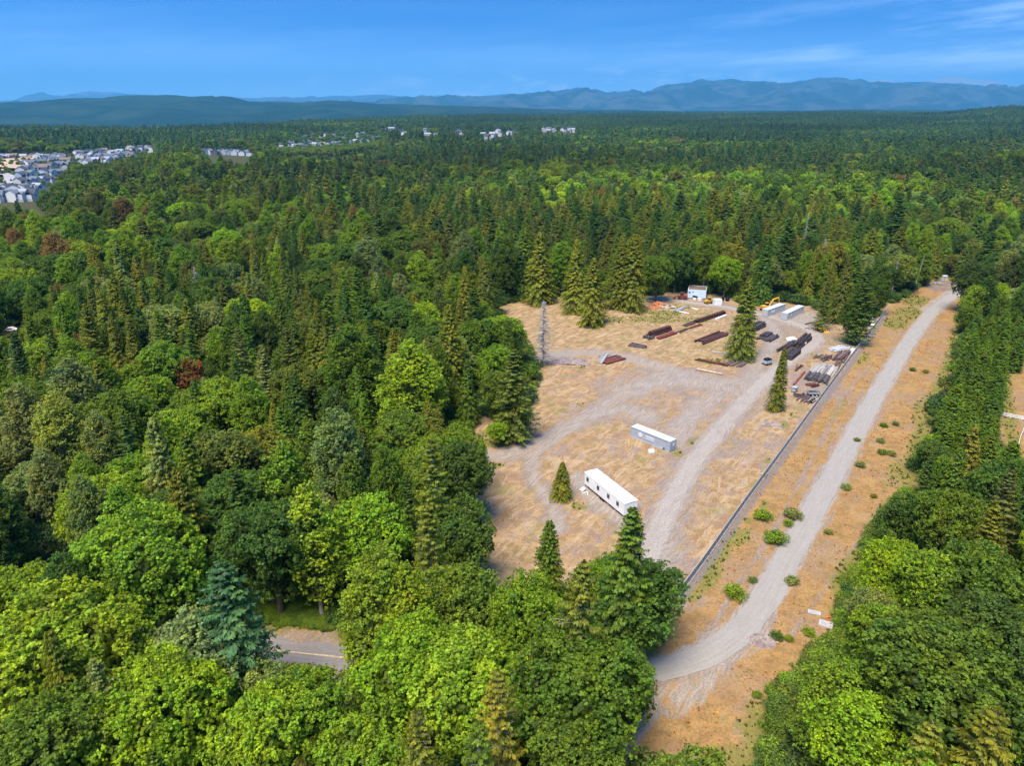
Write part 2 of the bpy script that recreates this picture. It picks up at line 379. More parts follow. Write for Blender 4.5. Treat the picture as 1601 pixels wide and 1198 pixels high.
GREENS = [(1020, 500, 16, 8, .62), (1075, 500, 16, 7, .5), (930, 490, 9, 10, .5), (1130, 540, 14, 7, .42), (1060, 480, 12, 5, .6), (890, 480, 5, 10, .4), (1420, 490, 7, 16, .8), (1350, 560, 2.5, 14, .5), (1310, 640, 2.5, 14, .45), (1440, 640, 3, 20, .55), (1400, 740, 3, 16, .5), (870, 640, 4, 5, .45), (1100, 640, 5, 3, .4), (1190, 750, 1.6, 14, .5), (1130, 860, 1.6, 12, .7), (820, 860, 6, 4, .35), (940, 810, 6, 3, .35), (1040, 490, 9, 5, .9), (965, 500, 7, 8, .6), (985, 480, 9, 9, .7), (1095, 490, 8, 5, .45), (1160, 545, 8, 5, .5), (1110, 565, 7, 4, .7), (1150, 560, 5, 3, .5), (908, 575, 3, 2, .5),
          (905, 792, 2.5, 2, .7), (775, 692, 5, 3.5, 1), (765, 678, 4, 3, .8), (880, 553, 4, 2, .8), (1070, 665, 5, 2, .5), (1085, 690, 2, 5, .5), (1060, 710, 2, 3, .5), (905, 632, 3, 2, .5), (775, 728, 3, 2, .7), (735, 800, 2.5, 6, .8), (745, 760, 2, 6, .6),
          (440, 955, 12, 6, 1.1), (400, 965, 10, 5, 1.1), (1400, 505, 6, 12, .85), (1430, 470, 8, 14, .8), (1350, 520, 2, 8, .5), (1290, 590, 2, 6, .5), (1240, 650, 1.5, 5, .5), (1160, 840, 1.6, 5, .8), (1110, 905, 1.8, 6, .9), (1130, 870, 1.5, 4, .7), (1085, 930, 1.5, 3, .8), (1195, 790, 1.2, 4, .6), (1170, 815, 1.2, 2.5, .7),
          (1290, 600, 2, 3, .6), (1225, 665, 1.4, 3, .7), (1200, 720, 1.2, 2.5, .6), (1430, 700, 2.5, 25, .6), (1475, 620, 2.5, 18, .6), (1330, 900, 3, 12, .6), (1210, 1150, 5, 7, .85), (1270, 1060, 4, 9, .9), (1150, 1190, 5, 4, .6), (1225, 1100, 3, 5, .7), (1160, 630, 4, 1, .3), (1200, 545, 2, 4, .6), (1180, 600, 2, 1, .3), (1225, 480, 4, 2, .4), (1270, 555, 2, 3, .5), (1500, 425, 14, 6, .6), (1000, 470, 4, 4, .6), (1590, 590, 4, 8, .35)]
VIS1 = [(783, 478), (830, 471), (880, 466), (960, 470), (1005, 462), (1030, 460), (1075, 453), (1130, 462), (1170, 480), (1200, 468), (1262, 478), (1300, 500), (1350, 505), (1372, 497), (1385, 478), (1420, 462), (1440, 447), (1455, 436), (1530, 428), (1536, 436), (1520, 447), (1503, 475), (1497, 520), (1486, 560), (1470, 600), (1456, 640), (1436, 690), (1424, 730), (1418, 770), (1385, 800), (1362, 850), (1312, 905), (1318, 935), (1316, 985), (1275, 1025), (1245, 1062), (1205, 1130), (1170, 1198), (945, 1198), (985, 1120), (995, 1090), (985, 1060), (990, 1030), (1030, 1008), (1050, 975), (1056, 930), (1045, 905), (1020, 880), (985, 850), (935, 880), (905, 885), (895, 905), (840, 915), (770, 932), (735, 905), (738, 850), (725, 810), (745, 770), (752, 700), (738, 680), (735, 655), (765, 650), (800, 690), (830, 660), (846, 600), (845, 560), (815, 520), (800, 505)]
VIS2 = [(388, 940), (440, 925), (505, 940), (510, 985), (520, 1003), (522, 1040), (490, 1047), (440, 1035), (428, 1000), (420, 975)]
VIS3 = [(1570, 572), (1601, 562), (1601, 712), (1575, 705), (1562, 660)]
VIS4 = [(0, 508), (26, 508), (34, 519), (0, 522)]
VISALL = [VIS1, VIS2, VIS3, VIS4]
CLEAR = [GP(VIS1), GP([(400, 925), (505, 940), (530, 1000), (540, 1050), (430, 1040), (390, 980)]), GP([(1568, 565), (1700, 545), (1760, 760), (1585, 715)])]

# ------------------------------------------------------------------ ground sheet
def axis(a, b, s0, s1, lim0, lim1):
    v = [a]
    while v[-1] < b: v.append(v[-1] + s0 + (s1 - s0) * (v[-1] - a) / (b - a))
    s = s1
    while v[-1] < lim1: s *= 1.075; v.append(v[-1] + s)
    lo = []; s = s0; c = a
    while c > lim0: s *= 1.075; c -= s; lo.append(c)
    return np.array(lo[::-1] + v)
ax_ = axis(-50, 235, .8, .8, -60000, 60000); ay_ = axis(52, 345, .55, 1.0, -60000, 70000)
GX, GY = np.meshgrid(ax_, ay_)
nx, ny = len(ax_), len(ay_)
gx, gy = GX.ravel(), GY.ravel()
gz = terrain(gx, gy)
near = (gx > -110) & (gx < 300) & (gy > 30) & (gy < 420)
nxs, nys = gx[near], gy[near]
cov = np.zeros((len(gx), 4)); cov2 = np.zeros((len(gx), 4)); cov[:, 3] = 1; cov2[:, 3] = 1
d_edge = dpoly(nxs, nys, CLEAR[0], True); ins = inpoly(nxs, nys, CLEAR[0])
for q in CLEAR[1:]:
    i2 = inpoly(nxs, nys, q); d2 = dpoly(nxs, nys, q, True)
    d_edge = np.where(i2, d2, np.where(ins, d_edge, np.minimum(d_edge, d2))); ins = ins | i2
sd = np.where(ins, d_edge, -d_edge)
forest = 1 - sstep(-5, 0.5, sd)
grav = np.zeros(len(nxs)); bare = np.zeros(len(nxs)); bump_ = np.zeros(len(nxs))
for k_, (pts, w) in enumerate(TR):
    d = dpoly(nxs, nys, smooth_line(pts, 5)); grav = np.maximum(grav, (1.3 - 1.3 * sstep(w * .3, w * 1.25, d)) if k_ == 0 else (.85 - .85 * sstep(w * .1, w * 1.8, d))); bare = np.maximum(bare, .68 * (1 - sstep(w * .6, w * 3.4, d)))
dP = dpoly(nxs, nys, PATH); dF = dpoly(nxs, nys, FENCE)
grav = np.maximum(grav, .9 * (1 - sstep(2.2, 3.6, dP)))
dS = dpoly(nxs, nys, SPUR); grav = np.maximum(grav, 1 - sstep(2.5, 5, dS))
ia = inpoly(nxs, nys, APRON); grav = np.maximum(grav, np.where(ia, .75, .75 * (1 - sstep(0, 1.5, dpoly(nxs, nys, APRON, True)))))
X0, Y0 = G(1205, 492); bare = np.maximum(bare, .9 * (1 - sstep(6, 26, np.hypot((nxs - X0) / 1.2, nys - Y0 + 12))))
X0, Y0 = G(1275, 600); bare = np.maximum(bare, .8 * (1 - sstep(3, 13, np.hypot(nxs - X0, (nys - Y0) / 1.8))))
X0, Y0 = G(1180, 700); bare = np.maximum(bare, .6 * (1 - sstep(3, 12, np.hypot(nxs - X0, (nys - Y0)))))
bare = np.maximum(bare, .30)
# which side of the fence: right of it is the orange corridor
fx0, fy0 = FENCE[0]; fx1, fy1 = FENCE[-1]
side = ((nxs - fx0) * (fy1 - fy0) - (nys - fy0) * (fx1 - fx0)) / math.hypot(fx1 - fx0, fy1 - fy0)
orange = sstep(-1, 1.5, side) * .95
# worn foot trail left of the path, pasture ruts
def GT(px, py):
    x, y = G(px, py)
    for _ in range(6): x, y = G(px, py, float(terrain(x, y)))
    return x, y
TRAIL = GP([(1100, 1000), (1150, 920), (1200, 845), (1240, 775), (1268, 720), (1295, 670), (1320, 620), (1360, 570)])
bare = np.maximum(bare, .95 * (1 - sstep(.15, .6, dpoly(nxs, nys, smooth_line(TRAIL, 4)))))
TRAIL2 = GP([(1345, 530), (1395, 545), (1440, 565), (1490, 575)])
bare = np.maximum(bare, .8 * (1 - sstep(.2, .7, dpoly(nxs, nys, TRAIL2))))
TRAIL3 = GP([(1225, 1010), (1340, 850), (1365, 800), (1400, 795)])
bare = np.maximum(bare, .8 * (1 - sstep(.1, .5, dpoly(nxs, nys, smooth_line(TRAIL3, 4)))))
bare = np.where((side > .8) & (bare < .35), .05, bare); bare = np.where(side > .8, np.maximum(bare, .42 * (1 - sstep(2.5, 7, dP))), bare)
green = np.zeros(len(nxs))
for (a, b, rx, ry, st) in GREENS:
    X0, Y0 = G(a, b); th = radians(55.5) if ry > rx * 1.6 else 0
    if th:
        dx = (nxs - X0) * sin(th) - (nys - Y0) * cos(th); dy = (nxs - X0) * cos(th) + (nys - Y0) * sin(th)
    else: dx, dy = nxs - X0, nys - Y0
    green = np.maximum(green, st * (1 - sstep(.3, 1.25, np.hypot(dx / rx, dy / ry))))
bare = np.where((nys > 205) & (side < 0) & (nxs < 70), bare - .22, bare)
green = np.where((side < 0) & (nys > 196), np.maximum(green, .24 * sstep(196, 215, nys) * (grav < .3)), green)
green = np.maximum(green, .8 * (1 - sstep(0, 3.0, np.abs(sd))) * (side < 3) * .55)
green = np.maximum(green, .8 * (1 - sstep(0, 3.5, np.abs(sd))) * (side > 12))
green *= (grav < .5)
q_ = inpoly(nxs, nys, CLEAR[1]); dRd = dpoly(nxs, nys, ROADL); green = np.where(q_ & (dRd > 7), 1.2, green); bare = np.where(q_ & (dRd <= 4.6), .9, bare); green = np.where(q_ & (dRd > 5), 1.3, green); bare = np.where(q_ & (dRd > 5), 0, bare); forest = np.where(q_ & (dRd > 2), 0, forest)
dark = np.where(np.abs(side - .75) < 0.75, .8, 0) * (nys < fy1) * (nys > fy0)  # fence shadow painted into the ground colour as a strip on its right
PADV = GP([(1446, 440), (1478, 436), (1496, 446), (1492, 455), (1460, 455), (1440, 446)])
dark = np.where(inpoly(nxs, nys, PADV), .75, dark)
PADW = GP([(908, 750), (914, 742), (935, 745), (985, 795), (978, 815), (950, 800), (925, 785), (900, 760)])
bare = np.where(inpoly(nxs, nys, PADW), 1, bare); grav = np.where(inpoly(nxs, nys, PADW), 1.0, grav)
cov[near, 0] = grav; cov[near, 1] = green; cov[near, 2] = bare
cov2[~near, 0] = 1
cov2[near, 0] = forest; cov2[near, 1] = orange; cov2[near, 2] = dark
rg = np.random.default_rng(3)
gz2 = gz.copy(); gz2[near] += .10 * np.sin(nxs * .9 + 2 * np.sin(nys * .31)) * np.cos(nys * .7) * (1 - grav) * .6 + rg.normal(0, .025, len(nxs)) * (1 - grav) - .12 * (1 - sstep(2.2, 3.0, dP))
ii = (np.arange(ny - 1)[:, None] * nx + np.arange(nx - 1)[None, :]).ravel()
FQ = np.stack([ii, ii + 1, ii + nx + 1, ii + nx], 1)
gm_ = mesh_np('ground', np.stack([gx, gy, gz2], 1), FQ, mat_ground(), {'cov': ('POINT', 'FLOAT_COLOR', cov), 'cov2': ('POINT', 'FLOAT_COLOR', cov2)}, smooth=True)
tag(link('ground', gm_), 'dry straw and gravel ground of the clearing and corridor', kind='structure')

def strip(name, pts, w, mat, label, z=.03, rag=.25, seed=1, nw=6):
    r = np.random.default_rng(seed); P = np.array(pts); n = len(P)
    Q = [P[0]]
    for i in range(1, n):
        L = np.linalg.norm(P[i] - P[i - 1]); k = max(1, int(L / .8))
        for j in range(1, k + 1): Q.append(P[i - 1] + (P[i] - P[i - 1]) * j / k)
    Q = np.array(Q); T = np.gradient(Q, axis=0); T /= np.linalg.norm(T, axis=1)[:, None] + 1e-9
    Nn = np.stack([T[:, 1], -T[:, 0]], 1); s = np.cumsum(np.r_[0, np.linalg.norm(np.diff(Q, axis=0), axis=1)])
    e = np.convolve(r.normal(0, rag, len(Q) + 8), np.ones(5) / 3, 'same')[:len(Q)], np.convolve(r.normal(0, rag, len(Q) + 8), np.ones(5) / 3, 'same')[:len(Q)]
    V = []; U = []
    for j in range(nw + 1):
        a = -1 + 2 * j / nw; off = a * w / 2 + (e[0] if j == 0 else e[1] if j == nw else 0)
        if np.isscalar(off): off = np.full(len(Q), off)
        crown = z if nw == 1 else z + .05 * (1 - a * a) - (.08 if abs(a) == 1 else 0)
        V.append(np.stack([Q[:, 0] + Nn[:, 0] * off, Q[:, 1] + Nn[:, 1] * off, np.full(len(Q), crown) + r.normal(0, .006, len(Q))], 1)); U.append(np.stack([off, s, s * 0], 1))
    V = np.stack(V, 1).reshape(-1, 3); U = np.stack(U, 1).reshape(-1, 3)
    i0 = (np.arange(len(Q) - 1)[:, None] * (nw + 1) + np.arange(nw)[None, :]).ravel()
    m = mesh_np(name, V, np.stack([i0, i0 + 1, i0 + nw + 2, i0 + nw + 1], 1), mat, smooth=True)
    at = m.attributes.new('along', 'FLOAT_VECTOR', 'POINT'); at.data.foreach_set('vector', U.astype(np.float32).ravel())
    return tag(link(name, m), label, kind='structure')
M_PATH = mat_path('pale_crushed_gravel', (.29, .258, .218), (.335, .30, .255))
M_ASPH = mat_path('worn_asphalt', (.20, .185, .18), (.25, .225, .215))
strip('gravel_path', PATH[6:], 4.3, M_PATH, 'pale crushed gravel path curving up the corridor', z=.03, rag=.16)
strip('paved_road', ROADL, 5.6, M_ASPH, 'worn asphalt road with a faded yellow centre line', z=.05, rag=.08, seed=4)
M_LINE = mat_plain('faded_road_paint', (.50, .38, .22), .8, .3, 1.5)
strip('road_marking', [tuple(p) for p in ROADL], .28, M_LINE, 'faded yellow centre line on the asphalt road', z=.112, rag=.02, seed=6, nw=1)

# ------------------------------------------------------------------ hills and mountains (real ridges, kilometres away)
def mat_hill(name, a, b, snow=None):
    m, t = newmat(name); N = NT(t)
    pos = N.n('ShaderNodeNewGeometry').outputs['Position']
    n1 = N.noise(pos, .0016, 7, .65); n2 = N.noise(pos, .008, 5, .7)
    c = N.mix(N.rng(n1, .42, .62), c4(a), c4(b)); c = N.mix(N.rng(n2, .55, .75, 0, .4), c, c4([k * .5 for k in a]))
    if snow:
        att = N.n('ShaderNodeAttribute', attribute_name='rock', attribute_type='GEOMETRY').outputs['Fac']
        c = N.mix(N.rng(N.math('ADD', att, N.math('MULTIPLY', N.math('SUBTRACT', N.noise(pos, .0022, 8, .75), .5), 1.6)), .45, .75), c, c4(snow))
    b_ = N.n('ShaderNodeBsdfDiffuse', {'Color': c}); N.n('ShaderNodeOutputMaterial', {'Surface': b_.outputs[0]}); return m
def ridge(name, label, D, prof, depth, base, mat, rough, seed, x_ext=1.4, step=None):
    """prof: crest line as (pixel x, pixel y); built as a mountain range at distance D with slopes on both sides"""
    r = np.random.default_rng(seed)
    step = step or D / 260
    px = np.array([p[0] for p in prof], float); py = np.array([p[1] for p in prof], float)
    X = np.arange(-D * .95 * x_ext, D * .95 * x_ext, step); Yr = np.linspace(-depth, depth * .6, 44)
    pxx = 800.5 + F * X / D / 1.0 * CP + 0 * X
    pxx = PR(X, np.full_like(X, D), CAM_H)[0]
    pyy = np.interp(pxx, px, py)
    # height of crest
    v = (pyy - 599) / F
    z = CAM_H + D * (-SP - v * CP) / (CP - v * SP)
    XX, YY = np.meshgrid(X, Yr)
    def fb(x, y, s, o):
        t = np.zeros_like(x); a = 1
        for k in range(o):
            ph = r.uniform(0, 6.28, 4); q = r.uniform(.8, 1.2, 2)
            t += a * (1 - 2 * np.abs(np.sin(x / s * q[0] + ph[0] + 1.3 * np.sin(y / s * q[1] + ph[1])) * np.cos(y / s * 1.1 + ph[2] + .8 * np.sin(x / s + ph[3])))) ; s *= .5; a *= .55
        return t
    u = np.where(YY < 0, 1 + YY / depth, 1 - YY / (depth * .6)); u = np.clip(u, 0, 1)
    hz = base + (z[None, :] - base) * (u ** 1.15)
    hz = hz + rough * fb(XX, YY, D * .05, 6) * np.clip(1 - np.abs(u - .5) * 1.7, 0.02, 1) + rough * .05 * fb(XX, YY + 50, D * .008, 4)
    V = np.stack([XX.ravel(), (YY + D).ravel(), hz.ravel()], 1); n = len(X)
    i0 = (np.arange(len(Yr) - 1)[:, None] * n + np.arange(n - 1)[None, :]).ravel()
    rock = np.clip((hz - base) / (np.max(z) - base + 1), 0, 1)
    m = mesh_np(name, V, np.stack([i0, i0 + 1, i0 + n + 1, i0 + n], 1), mat, {'rock': ('POINT', 'FLOAT', rock)}, smooth=True)
    tag(link(name, m), label, kind='structure')
ridge('wooded_hills', 'low dark wooded hills beyond the valley on the left', 8500,
      [(-400, 172), (0, 166), (25, 160), (70, 157), (110, 153), (150, 152), (175, 152), (200, 148), (260, 148), (300, 151), (335, 149), (341, 153), (348, 149), (365, 151), (385, 157), (430, 159), (470, 160), (510, 157), (560, 159), (600, 162), (660, 163), (740, 166), (900, 171), (1100, 174), (1250, 173), (1320, 170), (1420, 172), (1600, 171), (2000, 172)], 3000, -70,
      mat_hill('hill_forest', (.012, .034, .026), (.026, .05, .03)), 26, 5)
ridge('forested_mountains', 'broad blue forested mountains behind the plain on the right', 21000,
      [(-400, 178), (300, 176), (520, 171), (600, 168), (700, 164), (760, 158), (800, 150), (835, 148), (870, 145), (890, 141), (905, 139), (925, 145), (950, 148), (975, 142), (985, 144), (990, 146), (1005, 151), (1020, 140), (1035, 133), (1070, 131), (1092, 125), (1110, 128), (1142, 124), (1160, 127), (1190, 129), (1215, 132), (1240, 127), (1275, 120), (1300, 123), (1330, 127), (1370, 130), (1440, 130), (1500, 133), (1540, 138), (1601, 143), (1900, 150)], 7000, -60,
      mat_hill('mountain_forest', (.018, .040, .035), (.062, .08, .075)), 170, 8)
ridge('far_peaks', 'rocky peaks with old snow on the horizon', 33000,
      [(-500, 168), (60, 166), (115, 152), (135, 146), (152, 142), (165, 144), (185, 145), (240, 149), (300, 156), (400, 158), (430, 153), (470, 155), (520, 151), (560, 150), (585, 148), (610, 150), (640, 154), (660, 157), (685, 148), (700, 151), (760, 150), (780, 148), (840, 150), (880, 150), (940, 148), (980, 142), (1010, 147), (1060, 150), (1200, 150), (1340, 128), (1365, 124), (1385, 128), (1415, 129), (1440, 126), (1465, 121), (1480, 119), (1500, 122), (1530, 124), (1550, 128), (1575, 134), (1590, 138), (1640, 140), (2000, 150)], 8000, -60,
      mat_hill('rocky_slopes', (.05, .06, .06), (.08, .09, .09), snow=(.30, .30, .32)), 170, 14)

# ------------------------------------------------------------------ haze
hm = bpy.data.materials.new('haze'); hm.use_nodes = True; ht = hm.node_tree; ht.nodes.clear()
pv = ht.nodes.new('ShaderNodeVolumePrincipled'); pv.inputs['Color'].default_value = (.15, .60, 1.0, 1); pv.inputs['Density'].default_value = 0.000048; pv.inputs['Anisotropy'].default_value = 0.1
ho = ht.nodes.new('ShaderNodeOutputMaterial'); ht.links.new(pv.outputs[0], ho.inputs['Volume'])
hb = MB().box((0, 8000, 800), (130000, 70000, 1900)); HZ = hb.build('haze', hm); tag(HZ, 'thin blue haze that fades the mountains', kind='stuff')

# ------------------------------------------------------------------ foliage generators
def quads(P, Nn, T, L, Wd, fold=.25):
    """folded kite-shaped leaves: P centre, Nn normal, T long direction"""
    T = T - (T * Nn).sum(1)[:, None] * Nn; T /= np.linalg.norm(T, axis=1)[:, None] + 1e-9
    B = np.cross(Nn, T); L = L[:, None]; Wd = Wd[:, None]
    a = P - T * L * .5; b = P + B * Wd * .5 + Nn * Wd * fold; c = P + T * L * .5 - Nn * L * .08; d = P - B * Wd * .5 + Nn * Wd * fold
    V = np.stack([a, b, c, d], 1).reshape(-1, 3); n = len(P)
    return V, np.arange(4 * n).reshape(n, 4)
def nrmz(v): return v / (np.linalg.norm(v, axis=-1, keepdims=True) + 1e-9)
def broadleaf(name, r, H, R, z0, nl, nclump, per, rc, leaf, kind='round', trunkmat=M_BARK):
    # main masses
    lobes = []
    if kind == 'round':
        zc = (H + z0) / 2; hz = (H - z0) / 2
        lobes.append((np.array([0, 0, zc]), np.array([R * .60, R * .60, hz * .78])))
        for i in range(nl):
            a = 2 * pi * i / nl * 2.4 + r.uniform(-.4, .4); e = r.uniform(-.35, 1.0); q = sqrt(max(0, 1 - (e * .75) ** 2))
            k = r.uniform(.24, .46); c = np.array([cos(a) * q * R * .68, sin(a) * q * R * .68, zc + e * hz * .60])
            lobes.append((c, np.array([R * k * 1.1, R * k * 1.1, R * k * r.uniform(.7, .95)])))
        for i in range(5 if nl > 10 else 0):
            a = r.uniform(0, 6.28); q = r.uniform(.1, .7); c = np.array([cos(a) * q * R, sin(a) * q * R, zc + hz * (.62 - .35 * q)]); k = R * r.uniform(.17, .26)
            lobes.append((c, np.array([k, k, k * r.uniform(1.6, 2.4)])))
    else:
        hz = (H - z0)
        lobes.append((np.array([0, 0, z0 + hz * .42]), np.array([R * .68, R * .68, hz * .40])))
        for i in range(nl):
            f = i / max(1, nl - 1); a = i * 2.4 + r.uniform(-.4, .4); w = (1 - f) ** .5 * (1.1 if f > .1 else .8)
            c = np.array([cos(a) * R * .60 * w, sin(a) * R * .60 * w, z0 + hz * (.16 + .70 * f)]); k = R * r.uniform(.26, .40) * (1.0 - .35 * f)
            lobes.append((c, np.array([k, k, k * r.uniform(1.3, 2.1)])))
    C = np.array([l[0] for l in lobes]); RR = np.array([l[1] for l in lobes])
    area = RR[:, 0] * RR[:, 2]; pr = area / area.sum()
    m = nclump * 5; li = r.choice(len(lobes), m, p=pr); d = nrmz(r.normal(size=(m, 3)))
    p = C[li] + d * RR[li] * r.uniform(.74, 1.19, (m, 1))
    ok = (d[:, 2] > -.15) | (r.random(m) < .35)
    for j in range(len(lobes)):
        q = (((p - C[j]) / (RR[j] * .9)) ** 2).sum(1) < 1; ok &= ~(q & (li != j))
    ok &= p[:, 2] > z0 * .55
    ph = r.uniform(0, 6.28, 3); kx = 7.5 / R; ok &= ~(np.sin(p[:, 0] * kx + ph[0]) * np.cos(p[:, 1] * kx + ph[1]) * np.sin(p[:, 2] * kx * .9 + ph[2]) > .42)
    p = p[ok][:nclump]; d = d[ok][:nclump]; li = li[ok][:nclump]; n = len(p)
    nn = nrmz(nrmz(d / RR[li]) + np.array([0, 0, .45])); cr = rc * r.uniform(.6, 1.35, n); cv = r.random(n)
    sub = 6                                                       # secondary tufts
    sd_ = nrmz(r.normal(size=(n, sub, 3)) * .9 + nn[:, None] * 1.0); sp = p[:, None] + sd_ * (cr[:, None] * r.uniform(.7, 1.5, (n, sub)))[..., None] * np.array([1, 1, .85])
    k = per // sub
    ld = nrmz(r.normal(size=(n, sub, k, 3)) + sd_[:, :, None] * .9 + np.array([0, 0, .35]))
    lp = sp[:, :, None] + ld * (cr * .40)[:, None, None, None] * r.uniform(.5, 1.15, (n, sub, k, 1))
    ln = nrmz(ld * .8 + np.array([0, 0, .65]) + r.normal(size=ld.shape) * .5)
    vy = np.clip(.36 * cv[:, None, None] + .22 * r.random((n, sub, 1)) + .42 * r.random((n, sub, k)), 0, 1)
    P = lp.reshape(-1, 3); Nn = ln.reshape(-1, 3); vy = vy.ravel()
    # inner leaves that close the crown, coloured darker as painted interior shade
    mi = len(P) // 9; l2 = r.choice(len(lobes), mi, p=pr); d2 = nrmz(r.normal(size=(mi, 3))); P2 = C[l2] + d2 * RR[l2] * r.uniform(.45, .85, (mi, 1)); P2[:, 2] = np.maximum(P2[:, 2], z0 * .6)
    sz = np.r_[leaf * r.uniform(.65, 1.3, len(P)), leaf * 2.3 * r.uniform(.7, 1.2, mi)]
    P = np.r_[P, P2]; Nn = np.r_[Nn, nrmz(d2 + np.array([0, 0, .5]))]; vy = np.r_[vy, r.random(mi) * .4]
    T = r.normal(size=P.shape) + np.array([0, 0, -.3])
    V, Q = quads(P, Nn, T, sz, sz * .75)
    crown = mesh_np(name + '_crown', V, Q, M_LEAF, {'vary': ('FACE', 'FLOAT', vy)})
    tb = MB(); tr = R * .055 + .05
    tb.tube([(0, 0, -.3), (.05, 0, H * .15), (.1, .08, H * .4), (0, .1, H * .72)], [tr * 1.35, tr, tr * .7, tr * .15], 7)
    for c_, q_ in lobes[1:]:
        hb_ = max(H * .16, c_[2] * r.uniform(.4, .6)); tb.tube([(0, 0, hb_), (c_[0] * .55, c_[1] * .55, hb_ + (c_[2] - hb_) * .45), tuple(c_ + np.array([0, 0, q_[2] * .4]))], [tr * .5, tr * .3, tr * .06], 5, False)
    return crown, tb.mesh(name + '_trunk', trunkmat)
def conifer(name, r, H, R, nb, ns, L, Wd, style='cedar', z0=.05, twig=False):
    u = (np.arange(nb) + r.random(nb)) / nb
    h = H * (z0 + (1 - z0) * (u ** .92)) * .985
    if style != 'cedar': h = np.where(r.random(nb) < .7, np.round(h / (H * .030)) * H * .030 + r.normal(0, .1, nb), h)
    az = r.uniform(0, 2 * pi, nb); f = np.clip(h / H, 0, 1)
    lob = 1 + .16 * np.sin(az * 2 + r.uniform(0, 6)) + .12 * np.sin(az * 3 + f * 9 + r.uniform(0, 6))
    low = np.clip(f / .12, .62, 1)
    if style == 'cedar': Lb = R * (1 - f) ** .80 * r.uniform(.78, 1.12, nb) * lob * low + .25
    elif style == 'fir': Lb = R * (1 - f) ** .72 * r.uniform(.5, 1.2, nb) * lob * low + .3
    else: Lb = R * (1 - f ** 2.2) * r.uniform(.7, 1.1, nb) * lob * low * .9 + .15   # hedge column
    e0 = (.55 * f - .12) if style != 'fir' else (.50 * f - .02)
    dr = {'cedar': .50, 'fir': .20, 'hedge': .15}[style] * (1.15 - f)
    s = (np.arange(ns)[None] + r.random((nb, ns))) / ns; s = .12 + .88 * s ** .75
    out = np.stack([np.cos(az), np.sin(az), 0 * az], 1); side = np.stack([-np.sin(az), np.cos(az), 0 * az], 1)
    rad = s * Lb[:, None]; zz = h[:, None] + rad * e0[:, None] - dr[:, None] * rad * s + np.where(s > .7, (s - .7) * Lb[:, None] * .25, 0)
    sgn = r.choice([-1, 1], (nb, ns)); lat = r.random((nb, ns)) * (.26 * Lb[:, None]) * (1.12 - s) + .04
    P = out[:, None] * rad[..., None] + side[:, None] * (sgn * lat)[..., None]; P[..., 2] += zz
    P[..., 2] -= lat * (.5 if style == 'cedar' else .22)
    kd = {'cedar': -.95, 'fir': -.30, 'hedge': .25}[style]
    T = nrmz(out[:, None] * .9 + side[:, None] * (sgn * .65)[..., None] + np.array([0, 0, kd]) + r.normal(size=P.shape) * .30)
    Nn = nrmz(np.cross(T, np.cross(np.array([0, 0, 1.0]), T)) * .8 + out[:, None] * .55 + r.normal(size=P.shape) * .30 + np.array([0, 0, .2]))
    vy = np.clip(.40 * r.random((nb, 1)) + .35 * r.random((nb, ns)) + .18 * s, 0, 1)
    P = P.reshape(-1, 3); T = T.reshape(-1, 3); Nn = Nn.reshape(-1, 3); m = len(P); vy = vy.ravel()
    k = L * r.uniform(.6, 1.25, m) * np.clip(1.1 - .45 * (P[:, 2] / H), .55, 1)
    # leader tip
    V, Q = quads(P, Nn, T, k, k * Wd / L, .15)
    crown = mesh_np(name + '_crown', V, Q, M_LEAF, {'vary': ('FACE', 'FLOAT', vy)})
    tb = MB(); tr = H * .012 + .05; tb.tube([(0, 0, -.3), (0, 0, H * .1), (0, 0, H * .5), (0, 0, H * .97)], [tr * 1.4, tr, tr * .6, .03], 7)
    if twig:
        for i in range(0, nb, twig):
            q = np.linspace(0, .85, 4)
            tb.tube([tuple(out[i] * Lb[i] * t_ + np.array([0, 0, h[i] + Lb[i] * t_ * e0[i] - dr[i] * Lb[i] * t_ * t_ + .05])) for t_ in q], [.07, .05, .035, .02], 4, False)
    return crown, tb.mesh(name + '_trunk', M_PALEBARK if twig else M_BARK)

R_ = np.random.default_rng
PROTO = {}   # kind -> list of (crown mesh, trunk mesh, H, R)
def reg(kind, H, R, res): PROTO.setdefault(kind, []).append((res[0], res[1], H, R))
for i in range(5): reg('maple', 18, 6.1, broadleaf('maple', R_(10 + i), 18, 6.1, 2.2, 22, 620, 60, .62, .30))
for i in range(4): reg('poplar', 24, 5.6, broadleaf('poplar', R_(20 + i), 24, 5.6, 3.5, 17, 700, 42, .50, .25, 'tall', M_PALEBARK))
for i in range(2): reg('slim_poplar', 20, 3.0, broadleaf('slim_poplar', R_(30 + i), 20, 3.0, 2.0, 13, 420, 34, .45, .25, 'tall', M_PALEBARK))
for i in range(3): reg('alder', 14, 4.3, broadleaf('alder', R_(35 + i), 14, 4.3, 1.6, 11, 420, 32, .45, .26))
for i in range(4): reg('cedar', 24, 5.1, conifer('cedar', R_(40 + i), 24, 5.1, 620, 34, .66, .22, 'cedar'))
for i in range(4): reg('fir', 27, 5.6, conifer('fir', R_(50 + i), 27, 5.6, 470, 38, .66, .24, 'fir', .07))
for i in range(2): reg('mossy_fir', 22, 4.6, conifer('mossy_fir', R_(60 + i), 22, 4.6, 330, 34, .60, .20, 'fir', .07, twig=3))
for i in range(3): reg('hedge', 11, 2.9, conifer('hedge', R_(70 + i), 11, 2.9, 420, 22, .55, .24, 'hedge', .03))
for i in range(2): reg('shrub', 2.2, 1.5, broadleaf('shrub', R_(80 + i), 2.0, 1.6, .1, 9, 110, 24, .30, .17))
